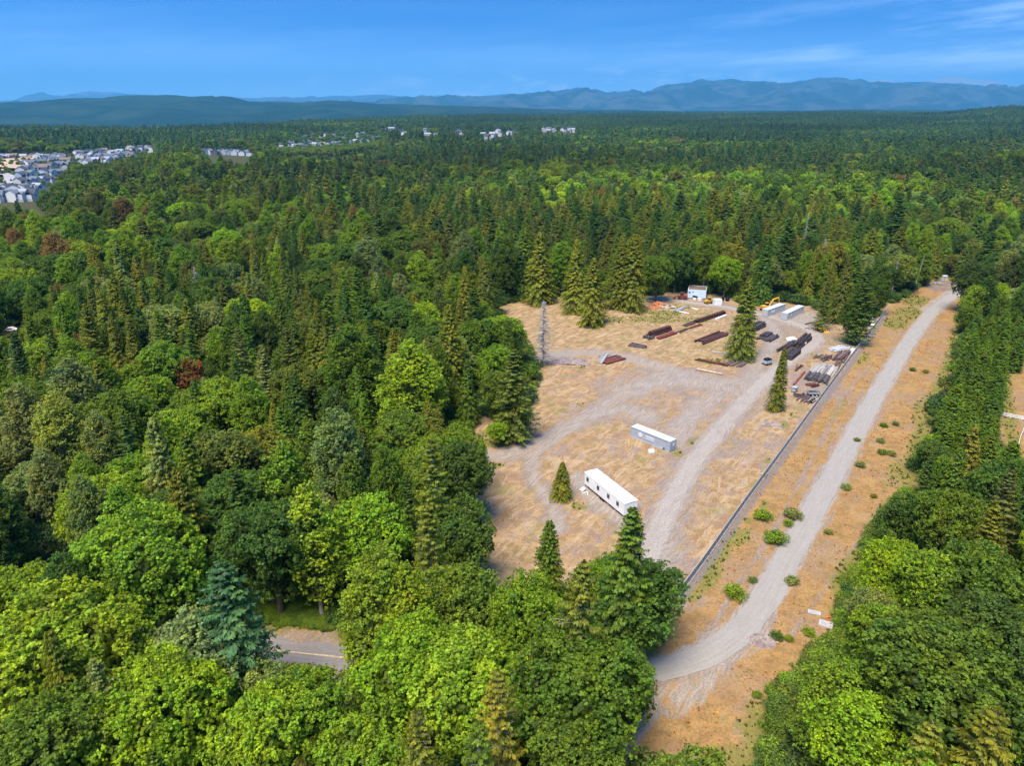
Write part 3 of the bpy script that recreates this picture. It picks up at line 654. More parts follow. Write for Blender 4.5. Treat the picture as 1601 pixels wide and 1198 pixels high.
# lighter versions for the middle distance and the far forest
MID = {'b': [broadleaf('mid_broadleaf', R_(100 + i), 18, 6.2, 2.5, 13, 210, 20, .8, .72)[0] for i in range(4)] + [broadleaf('mid_poplar', R_(110 + i), 22, 4.8, 3, 12, 200, 20, .7, .66, 'tall')[0] for i in range(2)],
       'c': [conifer('mid_conifer', R_(120 + i), 24, 5.3, 190, 14, 1.2, .45, 'cedar')[0] for i in range(3)] + [conifer('mid_fir', R_(130 + i), 27, 5.8, 180, 14, 1.2, .5, 'fir')[0] for i in range(3)]}
FAR = {'b': [broadleaf('far_broadleaf', R_(140 + i), 17, 6.4, 2.5, 9, 70, 10, 1.3, 1.5)[0] for i in range(3)],
       'c': [conifer('far_conifer', R_(150 + i), 26, 6.0, 80, 7, 2.2, 1.0, 'fir' if i % 2 else 'cedar')[0] for i in range(4)]}

TONES = {'bright green': (.140, .245, .020), 'fresh green': (.110, .205, .022), 'green': (.078, .145, .022), 'dark green': (.052, .108, .024), 'deep green': (.034, .080, .028),
         'yellow-green': (.136, .218, .022), 'olive': (.115, .150, .026), 'golden olive': (.132, .165, .030), 'grey-green': (.128, .190, .085), 'blue-green': (.062, .140, .085),
         'pale green': (.170, .225, .070), 'dull green': (.085, .120, .032), 'brownish': (.135, .105, .045), 'yellow': (.26, .25, .025), 'rusty': (.15, .075, .035), 'purple-brown': (.045, .022, .022)}
TONES = {k: (v[0] * 1.50, v[1] * 1.22, v[2] * 1.1) for k, v in TONES.items()}
KINDNAME = {'maple': ('maple_tree', 'maple'), 'poplar': ('poplar_tree', 'poplar'), 'slim_poplar': ('poplar_tree', 'slim poplar'), 'alder': ('alder_tree', 'alder'), 'cedar': ('cedar_tree', 'cedar'), 'fir': ('fir_tree', 'fir'), 'mossy_fir': ('fir_tree', 'mossy sparse fir'), 'hedge': ('hedge_conifer', 'hedge conifer'), 'shrub': ('shrub', 'shrub')}
prng = random.Random(7)
TREES = []      # (x, y, H, Rworld, tip px, tip py, half width px)
def plant(kind, x, y, H, tone, label, group=None, rs=1.0, var=None, rz=None, cat=None, name=None, z=None):
    lst = PROTO[kind]; c, t, H0, R0 = lst[prng.randrange(len(lst)) if var is None else var % len(lst)]
    o = thing(name or KINDNAME[kind][0], label, cat or ('shrub' if kind == 'shrub' else 'tree'), (x, y, float(terrain(x, y)) if z is None else z), prng.uniform(0, 6.28) if rz is None else rz, group)
    sz = H / H0; sr = sz * rs; o.scale = (sr, sr, sz)
    base = TONES[tone]; k = prng.uniform(.88, 1.14); tint = [base[0] * k * prng.uniform(.9, 1.12), base[1] * k, base[2] * k * prng.uniform(.85, 1.15)]
    cr_ = link('crown', c, o); tint[2] *= .62; cr_['tint'] = tint
    if kind != 'shrub': link('trunk', t, o)
    px, py, dep = PR(x, y, H); TREES.append((x, y, H, R0 * sr, px, py, F * R0 * sr / dep))
    return o
def tip(kind, px, py, H, tone, label, rs=1.0, group=None, var=None, **k):
    """tree whose top shows at a photo pixel"""
    x, y = G(px, py, H); return plant(kind, x, y, H, tone, label, group, rs, var, **k)
def base(kind, px, py, H, tone, label, rs=1.0, group=None, var=None, **k):
    x, y = G(px, py, 0); return plant(kind, x, y, H, tone, label, group, rs, var, **k)

# --- trees standing free in and around the yard
base('cedar', 1157, 560, 26.5, 'olive', 'tall shaggy green conifer beside the long beam pile in the middle of the yard', 1.12)
base('cedar', 1213, 642, 17.6, 'olive', 'slim columnar olive conifer at the track fork, right of the yard centre', .80)
base('cedar', 878, 778, 8.2, 'olive', 'small neat cone-shaped conifer just left of the white office trailer', 1.75)
base('cedar', 925, 508, 25, 'olive', 'broad olive cedar alone in the dry grass, white beam at its foot', 1.3)
base('cedar', 985, 485, 30, 'olive', 'tallest of the twin cedars at the back of the yard, right one', 1.25)
base('cedar', 966, 482, 27, 'olive', 'left one of the twin cedars at the back of the yard', 1.2)
base('fir', 803, 688, 23, 'dull green', 'dull drooping spruce at the left edge of the yard above the round bush', 1.45)
base('maple', 778, 698, 6.6, 'bright green', 'small round bright green tree by the yard entrance track', 1.05)
base('fir', 1283, 517, 19, 'dull green', 'sparse dark pine standing over the yellow machine by the containers', .9)
base('fir', 1336, 540, 27, 'dark green', 'large dark fir leaning over the end of the fence', 1.05)
base('maple', 1330, 538, 15, 'dark green', 'dark low broadleaf tree wrapped round the foot of the fir at the fence end', .85)
base('cedar', 1310, 505, 25, 'dull green', 'dull cedar behind the big fir at the fence end', .9)
base('poplar', 1368, 492, 20, 'dark green', 'dark rounded tree at the top of the corridor where the fence begins', 1.0)
tip('fir', 990, 795, 26, 'green', 'tall green fir whose top overlaps the right end of the white office trailer', 1.12)
tip('maple', 1000, 893, 14.5, 'dark green', 'dense dark green maple under the fir beside the lower end of the fence', 1.25)
tip('cedar', 859, 813, 20, 'green', 'dark conical conifer standing at the near edge of the dry clearing', .95)
tip('alder', 925, 882, 12, 'fresh green', 'light green small tree between the two front firs', .8)
tip('mossy_fir', 912, 880, 27, 'olive', 'tall mossy olive conifer left of the dark round maple', 1.0)
tip('cedar', 895, 935, 22, 'olive', 'olive cedar half hidden beside the mossy conifer', .8)
tip('maple', 818, 912, 17, 'fresh green', 'fresh green maple at the near edge of the clearing below the dark conical conifer', .85)
tip('maple', 905, 1012, 19, 'green', 'big green maple beside the junction of path and dirt apron', 1.1)
tip('maple', 965, 1020, 14, 'dark green', 'dark green maple touching the end of the gravel path', .85)
tip('maple', 900, 1120, 14, 'green', 'green maple at the bottom edge beside the dirt track', 1.0)
tip('mossy_fir', 778, 1050, 22, 'golden olive', 'golden mossy conifer rising at the bottom between two maples', .95)
tip('mossy_fir', 652, 1112, 21, 'golden olive', 'thin golden mossy fir at the bottom edge left of centre', .9)
tip('maple', 640, 990, 18, 'bright green', 'bright green maple just right of the paved road gap', 1.0)
tip('maple', 735, 1015, 18, 'bright green', 'large bright green maple in the foreground below the clearing', 1.1)
tip('maple', 560, 1150, 14, 'fresh green', 'fresh green maple at the bottom edge below the road gap')
tip('maple', 470, 1068, 15, 'fresh green', 'green maple just below the paved road with a bare white tree in it', .9)
tip('maple', 240, 1050, 18, 'bright green', 'yellowish bright maple at the bottom left', 1.0)
tip('maple', 395, 1095, 16, 'bright green', 'bright green maple at the bottom left of the road gap', .9)
tip('maple', 80, 935, 21, 'yellow-green', 'large yellow-green maple on the left edge with a golden top', 1.1)
tip('maple', 200, 805, 23, 'fresh green', 'very broad green maple left of the road gap, wider than its neighbours', .95)
tip('maple', 55, 1100, 17, 'green', 'green maple filling the bottom left corner', 1.1)
tip('cedar', 75, 985, 22, 'olive', 'olive conifer poking through the maples at the lower left edge', .8)
tip('fir', 145, 1030, 19, 'grey-green', 'pale drooping fir among the maples at the lower left', .9)
tip('fir', 345, 880, 25, 'blue-green', 'large blue-green fir left of the paved road', 1.45)
tip('alder', 300, 960, 18, 'grey-green', 'grey-green tree in front of the blue-green fir', 1.2)
tip('alder', 410, 1040, 13, 'grey-green', 'grey-green small tree at the near side of the paved road', 1.0)
tip('poplar', 585, 850, 24, 'yellow-green', 'feathery yellow-green poplar right above the road gap', 1.05)
tip('poplar', 632, 880, 22, 'yellow-green', 'second feathery yellow-green poplar, right of the first by the road gap', .95)
tip('maple', 715, 898, 17, 'green', 'green maple with yellowish tips at the lower left corner of the clearing', .95)
tip('maple', 575, 778, 18, 'bright green', 'rounded bright maple behind the feathery poplar', .95)
tip('mossy_fir', 673, 688, 27, 'olive', 'tall mossy grey-olive fir with bare branches left of the clearing', .95)
tip('mossy_fir', 668, 788, 24, 'olive', 'lower olive mossy fir standing in front of the tall mossy one', .95)
tip('maple', 712, 785, 17, 'dark green', 'dark maple at the left rim of the clearing beside the mossy firs', .9)
tip('maple', 715, 690, 18, 'dark green', 'dark green maple at the rim of the clearing by the entrance track', .9)
tip('slim_poplar', 478, 745, 25, 'yellow-green', 'slender yellow-green poplar column above the green verge', 1.15)
tip('slim_poplar', 437, 678, 25, 'fresh green', 'slender fresh green poplar behind the yellow-green column', 1.2)
tip('maple', 415, 790, 20, 'dark green', 'dark green maple left of the slender poplar column', 1.0)
tip('alder', 408, 668, 17, 'olive', 'olive bushy tree left of the slender fresh green poplar', 1.1)
tip('poplar', 522, 632, 25, 'grey-green', 'grey-green airy poplar in the middle of the left wood', 1.0)
tip('poplar', 600, 690, 21, 'green', 'green poplar between the airy poplar and the tall mossy fir', .8)
tip('cedar', 566, 612, 20, 'fresh green', 'small bright conifer tip in front of the big cottonwoods', .8)
tip('poplar', 545, 505, 28, 'green', 'big green cottonwood in the middle of the left wood', 1.35)
tip('poplar', 640, 530, 27, 'bright green', 'biggest and brightest cottonwood left of the yard', 1.45)
tip('cedar', 702, 474, 29, 'olive', 'tall olive cedar between the bright cottonwood and the yard', 1.0)
tip('cedar', 730, 560, 18, 'green', 'green cedar at the forest rim below the tall olive cedar', .9)
tip('maple', 615, 468, 19, 'dark green', 'dense dark maple behind the bright cottonwood', 1.2)
tip('maple', 745, 500, 18, 'green', 'green maple on the rim of the wood left of the yard', 1.1)
tip('maple', 770, 540, 16, 'fresh green', 'fresh green maple bulging into the left side of the yard', .95)
tip('cedar', 494, 468, 24, 'golden olive', 'golden-topped conifer behind the big cottonwoods', .75)
tip('fir', 446, 508, 25, 'dull green', 'dull brownish green fir left of the golden-topped conifer', .9)
tip('fir', 408, 540, 23, 'grey-green', 'pale grey-green fir left of the big green cottonwood', .9)
tip('maple', 540, 380, 19, 'dark green', 'wide dark maple behind the centre of the left wood', 1.2)
tip('maple', 492, 403, 17, 'dark green', 'dark maple left beside the wide dark one')
tip('maple', 540, 362, 18, 'fresh green', 'light topped maple above the wide dark one', .9)
tip('poplar', 655, 390, 23, 'yellow-green', 'pale yellow-green round-topped tree behind the wood left of the yard', 1.25)
tip('cedar', 690, 388, 24, 'green', 'green cedar just right of the pale yellow-green tree', .9)
tip('cedar', 726, 415, 26, 'olive', 'olive cedar, left one of the pair behind the rim maples', .9)
tip('cedar', 757, 402, 27, 'dull green', 'dull olive cedar, right one of the pair behind the rim maples', .95)
for i, (a, b, h, tn, lb) in enumerate([(786, 345, 30, 'green', 'leftmost of the tall cedars along the back of the dry clearing'), (822, 352, 27, 'green', 'dark cedar second from left along the back of the clearing'), (845, 362, 29, 'olive', 'bright olive cedar, broadest in the back row of the clearing'),
        (880, 372, 24, 'fresh green', 'fresh green tree in the gap behind the dry clearing'), (903, 372, 29, 'golden olive', 'golden olive cedar right behind the lone broad cedar'), (812, 385, 22, 'dark green', 'dark low conifer at the back left corner of the clearing')]):
    tip('cedar' if i != 3 else 'poplar', a, b, h, tn, lb, 1.25 if i != 4 else 1.0)
tip('poplar', 1108, 362, 26, 'green', 'green broadleaf tree directly behind the pale blue trailer', 1.0)
tip('maple', 1060, 385, 20, 'dark green', 'dark maple left behind the pale blue trailer', 1.0)
tip('maple', 1030, 400, 19, 'green', 'green maple right of the twin cedars', .9)
tip('maple', 1138, 402, 17, 'bright green', 'vivid bright green maple right of the pale blue trailer', 1.0)
tip('cedar', 1157, 362, 27, 'olive', 'pointed olive cedar above the vivid maple', .8)
tip('cedar', 1045, 340, 26, 'dull green', 'tall dull conifer behind the dark maple at the yard back', .9)
tip('fir', 1236, 345, 31, 'dark green', 'large dark spruce towering behind the two pale containers', 1.15)
tip('cedar', 1200, 375, 26, 'dark green', 'dark cedar left of the towering spruce')
tip('maple', 1300, 378, 22, 'golden olive', 'yellowing maple behind the sparse pine', .85)
tip('fir', 1410, 300, 34, 'deep green', 'massive deep green fir rising over the head of the corridor', 1.3)
tip('poplar', 1380, 425, 17, 'green', 'green round tree on the forest rim above the corridor head', .9)
tip('alder', 1412, 395, 18, 'pale green', 'pale lichen-coloured tree on the rim left of the valve station', 1.0)
tip('alder', 1440, 415, 8, 'dark green', 'dark bushy tree behind the left side of the valve station', 1.0)
tip('alder', 1490, 396, 11, 'dull green', 'dull spreading tree behind the valve station', 1.2)
tip('poplar', 1540, 376, 14, 'pale green', 'pale green feathery tree right of the path head', 1.2)
tip('poplar', 1585, 385, 22, 'grey-green', 'grey-green tree at the right edge beyond the hedge', 1.1)
tip('poplar', 1572, 458, 15, 'green', 'green tree at the head of the conifer hedge', 1.0)
tip('poplar', 1592, 400, 20, 'dark green', 'dark tree at the right edge behind the hedge head', .9)
# right side foreground
tip('cedar', 1527, 662, 20, 'golden olive', 'yellow-olive cedar at the near end of the dark hedge', 1.1)
tip('cedar', 1505, 700, 18, 'green', 'green cedar left of the yellow-olive one at the hedge end', 1.0)
tip('mossy_fir', 1583, 735, 20, 'dull green', 'sparse dull fir by the pasture at the right edge', 1.1)
tip('fir', 1560, 790, 20, 'olive', 'olive fir at the right edge below the pasture', 1.2)
tip('maple', 1500, 775, 17, 'green', 'green maple right of the corridor below the hedge', .9)
tip('alder', 1420, 775, 13, 'dark green', 'dark green tree jutting into the corridor', 1.0)
tip('maple', 1412, 855, 15, 'bright green', 'bright green maple bulging toward the path on the right', .85)
tip('maple', 1475, 868, 17, 'fresh green', 'fresh green maple right of the bulging bright one', .9)
tip('maple', 1545, 868, 19, 'green', 'green maple with a yellow branch at the right edge', 1.0)
tip('maple', 1392, 952, 15, 'fresh green', 'fresh green maple behind the concrete pads', .9)
tip('alder', 1362, 985, 9, 'green', 'low green tree right of the concrete pads', 1.1)
tip('maple', 1500, 1000, 19, 'green', 'huge green maple above the bottom right corner', 1.25)
tip('maple', 1590, 960, 19, 'dark green', 'dark green maple at the right edge', 1.0)
tip('alder', 1320, 1040, 12, 'fresh green', 'fresh green tree at the near right of the corridor', 1.2)
tip('alder', 1345, 1095, 13, 'bright green', 'bright green tree on the bottom right slope', 1.2)
tip('alder', 1290, 1110, 9, 'green', 'low green tree by the grassy lower corridor', 1.2)
tip('mossy_fir', 1460, 1130, 19, 'olive', 'mossy bare-branched fir at the bottom right', 1.2)
tip('mossy_fir', 1560, 1110, 20, 'olive', 'mossy bare-branched fir in the bottom right corner', 1.3)
# upper left wood
tip('poplar', 25, 600, 24, 'grey-green', 'grey-green cottonwood on the left edge, half cut off', 1.1)
tip('poplar', 105, 556, 26, 'grey-green', 'tall silvery grey-green cottonwood near the left edge', 1.15)
tip('poplar', 80, 610, 24, 'pale green', 'pale silvery cottonwood in front of the tall one on the left', 1.1)
tip('poplar', 145, 640, 20, 'grey-green', 'grey-green cottonwood with yellowish lower boughs on the left', 1.0)
tip('poplar', 60, 700, 18, 'grey-green', 'lower grey-green cottonwood near the left edge', 1.0)
tip('cedar', 172, 492, 24, 'olive', 'left one of two pointed olive cedars above the silvery cottonwoods', .75)
tip('cedar', 200, 495, 24, 'olive', 'right one of two pointed olive cedars above the silvery cottonwoods', .9)
tip('fir', 20, 520, 22, 'deep green', 'deep green fir on the left edge below the white roof', 1.0)
tip('cedar', 290, 465, 22, 'olive', 'olive rounded cedar in the left wood', 1.2)
tip('cedar', 276, 732, 25, 'olive', 'olive drooping cedar left of the dark gap', 1.0)
tip('maple', 255, 535, 18, 'fresh green', 'fresh green maple right of the two pointed cedars')
tip('alder', 290, 560, 14, 'rusty', 'rusty brown dying tree in the left wood', .9)
tip('alder', 262, 600, 10, 'rusty', 'small reddish dying tree above the dark gap', .6)
tip('maple', 350, 590, 20, 'fresh green', 'fresh green maple with bright top in the left wood')
tip('poplar', 385, 585, 23, 'fresh green', 'fresh green poplar in the left wood beside the dull fir', 1.0)
tip('maple', 105, 395, 20, 'dark green', 'broad dark maple standing tall in the far left wood', 1.4)
tip('maple', 60, 400, 18, 'dark green', 'dark maple at the far left wood edge', 1.1)
tip('maple', 480, 328, 15, 'bright green', 'vivid round green tree far behind the left wood', .9)
tip('alder', 188, 995, 8, 'rusty', 'small red-leaved dead tree in the gap at lower left', .7)
for i, (a, b, h) in enumerate([(395, 375, 25), (410, 395, 24), (440, 385, 26), (470, 360, 25), (425, 430, 22), (460, 420, 23), (480, 440, 22)]):
    tip('cedar', a, b, h, ['olive', 'green', 'dull green'][i % 3], 'olive conifer in the tight group at the centre of the left wood', .85, 'conifer group in the centre of the left wood')
NHAND = len(TREES)

# --- the dark conifer hedge along the right of the corridor
HE = GP([(1512, 520), (1503, 560), (1492, 600), (1478, 640), (1462, 690), (1452, 735)])
hl = smooth_line(HE, 8); acc = 0; k = 0
for row in range(4):
    last = None
    for i, p in enumerate(hl):
        t = hl[min(i + 1, len(hl) - 1)] - hl[max(i - 1, 0)]; t /= np.linalg.norm(t); nn = np.array([t[1], -t[0]])
        if nn[0] < 0: nn = -nn
        q = p + nn * (1.8 + row * 4.0) + t * (row % 2) * 2
        if last is None or np.linalg.norm(q - last) > 3.6:
            far = i / len(hl)
            lb = 'dark green conifer in the %s row of the hedge, %s' % (['corridor-side', 'second', 'third', 'pasture-side'][row], 'toward its far end' if far < .33 else 'about halfway along' if far < .66 else 'toward its near end')
            if not inpoly(*[np.array([v]) for v in PR(q[0], q[1], 5)[:2]], VIS3)[0]:
                plant('hedge', q[0], q[1], prng.uniform(8.5, 11.5), prng.choice(['dark green', 'green', 'green']), lb, 'conifers of the hedge, ' + lb.split(' in the ')[1], 1.05)
            last = q

# --- the rest of the wood
def nz2(x, y, s, o=0):
    return .5 + .25 * (np.sin(x / s + 1.7 + o + 1.3 * np.sin(y / s * .8 + o)) + np.cos(y / s * 1.1 + .6 * o + 1.2 * np.cos(x / s * .7 - o)))
def candidates(r, d0, d1, sp):
    g = []; y = max(18, d0 * .55)
    ys = np.arange(y, d1 * 1.02, sp); xs = np.arange(-d1 * .80, d1 * .80, sp)
    X, Y = np.meshgrid(xs, ys); X = X + r.uniform(-.42, .42, X.shape) * sp; Y = Y + r.uniform(-.42, .42, Y.shape) * sp
    X = X.ravel(); Y = Y.ravel(); D = np.hypot(X, Y)
    k = (D >= d0) & (D < d1) & (np.abs(X) < .76 * Y + 38) & (Y > 24)
    return X[k], Y[k]
HOUSEPX = [[(-60, 243), (0, 243), (60, 240), (112, 242), (125, 236), (210, 232), (238, 232), (240, 240), (222, 246), (205, 254), (150, 264), (118, 264), (106, 280), (90, 296), (72, 312), (60, 318), (-60, 320)],
           [(318, 237), (395, 237), (397, 247), (318, 247)], [(430, 229), (470, 216), (500, 211), (560, 209), (604, 210), (604, 222), (560, 236), (500, 241), (430, 241)]]
SINGLE = [(600, 207), (612, 204), (625, 208), (632, 212), (665, 207), (668, 214), (680, 216), (715, 208), (722, 212), (755, 213), (762, 218), (770, 215), (778, 208), (782, 213), (795, 211), (805, 209), (850, 206), (858, 204), (866, 206), (880, 206), (890, 204), (895, 207)]
HOUSEPX += [[(a - 6, b - 4), (a + 6, b - 4), (a + 6, b + 1), (a - 6, b + 1)] for a, b in SINGLE] + [[(229, 230), (241, 230), (241, 240), (229, 240)], [(407, 279), (421, 279), (421, 287), (407, 287)]]
def blocked(px, py, hw, dep_h):
    """does a crown (top at px,py, half width hw, height dep_h in pixels) cover ground that is open in the photo?"""
    a = []; b = []
    for t_, w_ in ((.02, 0), (.15, .35), (.3, .6), (.45, .75), (.6, .9), (.75, .95), (.88, .9), (.97, .3)):
        for k_ in (-1, -.5, 0, .5, 1): a.append(px + k_ * hw * w_ * .9); b.append(py + dep_h * t_)
    a = np.array(a); b = np.array(b)
    return any(inpoly(a, b, v).sum() > 0 for v in VISALL)
def hides(X, Y, H, R, tol=0):
    z = terrain(X, Y); bad = np.zeros(len(X), bool)
    for t_, w_ in ((1, 0), (.8, .5), (.6, .8), (.4, 1), (.2, 1)):
        for k_ in ((-1, 0, 1) if w_ else (0,)):
            a_, b_, _ = PR(X + k_ * R * w_, Y, z + H * t_)
            for v in VISALL: bad |= inpoly(a_, b_, v)
    return bad
TEX = {}
def where(x, y, px, py):
    if side_of(x, y) > 4 and px > 1230:
        return 'on the slope right of the corridor, bottom' if py > 980 else 'right of the path beside the grassy corridor' if py > 760 else 'behind the hedge on the right' if py > 440 else 'beyond the head of the corridor'
    if py > 930: return ('at the bottom left' if px < 330 else 'near the paved road gap' if px < 620 else 'at the bottom between road gap and path')
    if py > 640: return ('on the left edge of the wood' if px < 220 else 'above the green verge on the left' if px < 480 else 'in the wood left of the clearing')
    if py > 440: return ('in the far left wood' if px < 260 else 'in the middle of the left wood' if px < 560 else 'on the forest rim left of the yard')
    if px < 420: return 'in the left wood, well behind the clearing'
    if px < 780: return 'behind the wood left of the yard'
    if px < 1050: return 'behind the dry clearing'
    if px < 1330: return 'behind the yard containers'
    return 'behind the head of the corridor'
def side_of(x, y): return ((x - fx0) * (fy1 - fy0) - (y - fy0) * (fx1 - fx0)) / math.hypot(fx1 - fx0, fy1 - fy0)
fr = np.random.default_rng(21)
X, Y = candidates(fr, 28, 330, 8.8)
o_ = np.argsort(Y); X = X[o_]; Y = Y[o_]
inside = np.zeros(len(X), bool)
for q in CLEAR: inside |= inpoly(X, Y, q) | (dpoly(X, Y, q, True) < 1.2)
inside |= dpoly(X, Y, PATH) < 5; inside |= dpoly(X, Y, ROADL) < 5.2
X = X[~inside]; Y = Y[~inside]
nc = nb_ = 0; REST = []
nzp = nz2(X, Y, 26); nzk = nz2(X, Y, 38, 2); nzy = nz2(X, Y, 17, 5)
def pick_kind(px, py, a, b, rr):
    con = .30 + .35 * (a > .62) - .15 * (a < .35)
    if px > 780 and py < 430: con = .60
    if px > 1230 and py > 430: con = .28
    if py > 850: con = .20
    if rr < con: return 'cedar' if prng.random() < .66 else ('fir' if prng.random() < .75 else 'mossy_fir')
    return prng.choices(['maple', 'poplar', 'slim_poplar', 'alder'], [.44, .24 + .2 * (b > .6), .10, .24])[0]
def pick_tone(kind, px, py, a):
    if kind in ('cedar', 'fir', 'mossy_fir'): return prng.choices(['olive', 'green', 'dull green', 'dark green', 'golden olive', 'grey-green'], [.28, .2, .2, .22 + .3 * (kind == 'fir'), .06, .05])[0]
    if py > 840: return prng.choices(['bright green', 'fresh green', 'green', 'yellow-green', 'dark green', 'grey-green'], [.30, .26, .22, .08, .08, .06])[0]
    return prng.choices(['fresh green', 'green', 'dark green', 'dull green', 'bright green', 'grey-green', 'brownish', 'yellow-green'], [.18, .30, .22, .10, .08, .09, .008, .04])[0]
hand = TREES[:]
STOP = {'in', 'on', 'at', 'behind', 'left', 'right', 'with', 'beside', 'between', 'just', 'poking', 'by', 'near', 'alone', 'whose', 'above', 'below', 'under', 'standing', 'jutting', 'bulging', 'filling', 'of', 'rising', 'touching', 'among', 'directly', 'half', 'wrapped', 'over', 'leaning', 'from', 'second', 'along', 'towering', 'to', 'beyond'}
SHORT = []
for o in [o for o in COL.objects if o.get('category') == 'tree']:
    w = o['label'].split(); k = next((i for i, a in enumerate(w) if a.strip(',') in STOP and i > 1), len(w)); nm = ' '.join(w[:k]).rstrip(','); x_, y_ = o.location.x, o.location.y
    if k <= 5 and 'hedge' not in o['label'] and w[0] not in STOP and 'one' not in w[:k]: SHORT.append((nm, x_, y_))
from collections import Counter
_c = Counter(a for a, _, _ in SHORT); SHORT = [q for q in SHORT if _c[q[0]] == 1]; USED = {}
def neighbour(x, y):
    b = min(SHORT, key=lambda q: (q[1] - x) ** 2 + (q[2] - y) ** 2); dx, dy = x - b[1], y - b[2]; L = math.hypot(dx, dy)
    rel = ('right of' if dx > 0 else 'left of') if abs(dx) > 1.6 * abs(dy) else ('behind' if dy > 0 else 'in front of') if abs(dy) > 1.6 * abs(dx) else ('behind and %s of' if dy > 0 else 'in front and %s of') % ('right' if dx > 0 else 'left')
    return rel, b[0], L
for i in range(len(X)):
    x, y = X[i], Y[i]
    if x > 95 and 120 < y < 235 and side_of(x, y) > 14 and dpoly(np.array([x]), np.array([y]), hl)[0] < 19: continue
    D = math.hypot(x, y); kind = pick_kind(PR(x, y, 18)[0], PR(x, y, 18)[1], nzk[i], nzp[i], fr.random())
    Hh = {'maple': 17, 'poplar': 21, 'slim_poplar': 21, 'alder': 13, 'cedar': 22, 'fir': 24, 'mossy_fir': 22}[kind] * fr.uniform(.78, 1.15)
    done = False
    for k in (1, .8, .62, .45):
        H2 = Hh * k; px, py, dep = PR(x, y, H2); c, t, H0, R0 = PROTO[kind][0]; rw = R0 * H2 / H0; hw = F * rw / dep; hp = PR(x, y, 0)[1] - py
        if px < -140 or px > 1740 or py > 1290: break
        if blocked(px, py, hw, hp): continue
        bad = False
        for (hx, hy, hH, hR, hpx, hpy, hhw) in hand:
            dd = math.hypot(hx - x, hy - y)
            if dd < .50 * (hR + rw): bad = True; k = 0; break
            if y < hy and abs(px - hpx) < .75 * hw + .45 * hhw and py < hpy + hhw * 1.1 and hpy < py + hp: bad = True; break
        if k == 0: break
        if bad: continue
        done = True; break
    if not done: continue
    con = kind in ('cedar', 'fir', 'mossy_fir')
    if con and nc >= 215 or (not con and nb_ >= 215): REST.append((x, y, H2, con)); continue
    if con: nc += 1
    else: nb_ += 1
    tone = pick_tone(kind, px, py, nzk[i]); wh = where(x, y, px, py)
    size = 'tall' if H2 > 21 else 'low' if H2 < 12 else ''
    sp_ = {'slim_poplar': 'narrow poplar', 'maple': 'broad maple', 'poplar': 'upright poplar', 'alder': 'small-leaved tree', 'cedar': 'conical cedar', 'fir': 'dark-boughed fir', 'mossy_fir': 'sparse mossy conifer'}[kind]
    lb = ('%s %s %s %s' % (size, tone, sp_, wh)).strip()
    rel, nm, LL = neighbour(x, y); gp = '%ss %s' % (sp_, wh)
    l2 = '%s %s %s the %s' % (tone, sp_, rel, nm)
    if LL > 22: l2 = '%s %s well %s the %s' % (tone, sp_, rel, nm)
    if l2 in USED: l2 = ('%s %s' % (size or 'medium', l2))
    if l2 in USED: l2 = (l2.replace(' the ', ' but further from the ', 1) if len(l2.split()) < 13 else l2)
    if l2 in USED: l2 = '%s, among others %s' % (' '.join([tone, sp_]), wh)
    USED[l2] = 1; lb = ' '.join(l2.split()[:16])
    plant(kind, x, y, H2, tone, lb, gp, fr.uniform(.9, 1.15))

# --- masses further off, instanced from the same kind of trees
def unlinked(name, meshes):
    c = bpy.data.collections.new(name)
    for i, m in enumerate(meshes):
        o = bpy.data.objects.new('%s_%02d' % (name, i), m); c.objects.link(o)
    return c
def scatter(name, label, coll, P, sc, rot, var, tint, kind='stuff'):
    n = len(P); m = bpy.data.meshes.new(name); m.vertices.add(n); m.vertices.foreach_set('co', np.asarray(P, np.float32).ravel())
    for an, typ, key, data in (('scl', 'FLOAT_VECTOR', 'vector', sc), ('rotz', 'FLOAT_VECTOR', 'vector', rot), ('var', 'INT', 'value', var), ('tint', 'FLOAT_COLOR', 'color', tint)):
        a = m.attributes.new(an, typ, 'POINT'); a.data.foreach_set(key, np.asarray(data, np.int32 if typ == 'INT' else np.float32).ravel())
    o = link(name, m); ng = bpy.data.node_groups.new(name, 'GeometryNodeTree')
    ng.interface.new_socket('Geometry', in_out='INPUT', socket_type='NodeSocketGeometry'); ng.interface.new_socket('Geometry', in_out='OUTPUT', socket_type='NodeSocketGeometry')
    a = ng.nodes.new('NodeGroupInput'); z = ng.nodes.new('NodeGroupOutput'); ip = ng.nodes.new('GeometryNodeInstanceOnPoints'); ci = ng.nodes.new('GeometryNodeCollectionInfo')
    ci.inputs['Collection'].default_value = coll; ci.inputs['Separate Children'].default_value = True; ci.inputs['Reset Children'].default_value = True
    def na(t, nm):
        q = ng.nodes.new('GeometryNodeInputNamedAttribute'); q.data_type = t; q.inputs['Name'].default_value = nm; return [s for s in q.outputs if s.name == 'Attribute' and s.enabled][0]
    L = ng.links; L.new(a.outputs[0], ip.inputs['Points']); L.new(ci.outputs[0], ip.inputs['Instance']); ip.inputs['Pick Instance'].default_value = True
    L.new(na('INT', 'var'), ip.inputs['Instance Index']); L.new(na('FLOAT_VECTOR', 'scl'), ip.inputs['Scale']); L.new(na('FLOAT_VECTOR', 'rotz'), ip.inputs['Rotation'])
    L.new(ip.outputs[0], z.inputs[0]); md = o.modifiers.new('scatter', 'NODES'); md.node_group = ng
    return tag(o, label, kind=kind)
def tints(n, names, w, r, jit=.14):
    T = np.array([TONES[a] for a in names]); i = r.choice(len(names), n, p=np.array(w) / sum(w)); t = T[i] * r.uniform(1 - jit, 1 + jit, (n, 1)) * r.uniform(.92, 1.08, (n, 3))
    return np.c_[t, np.ones(n)], i
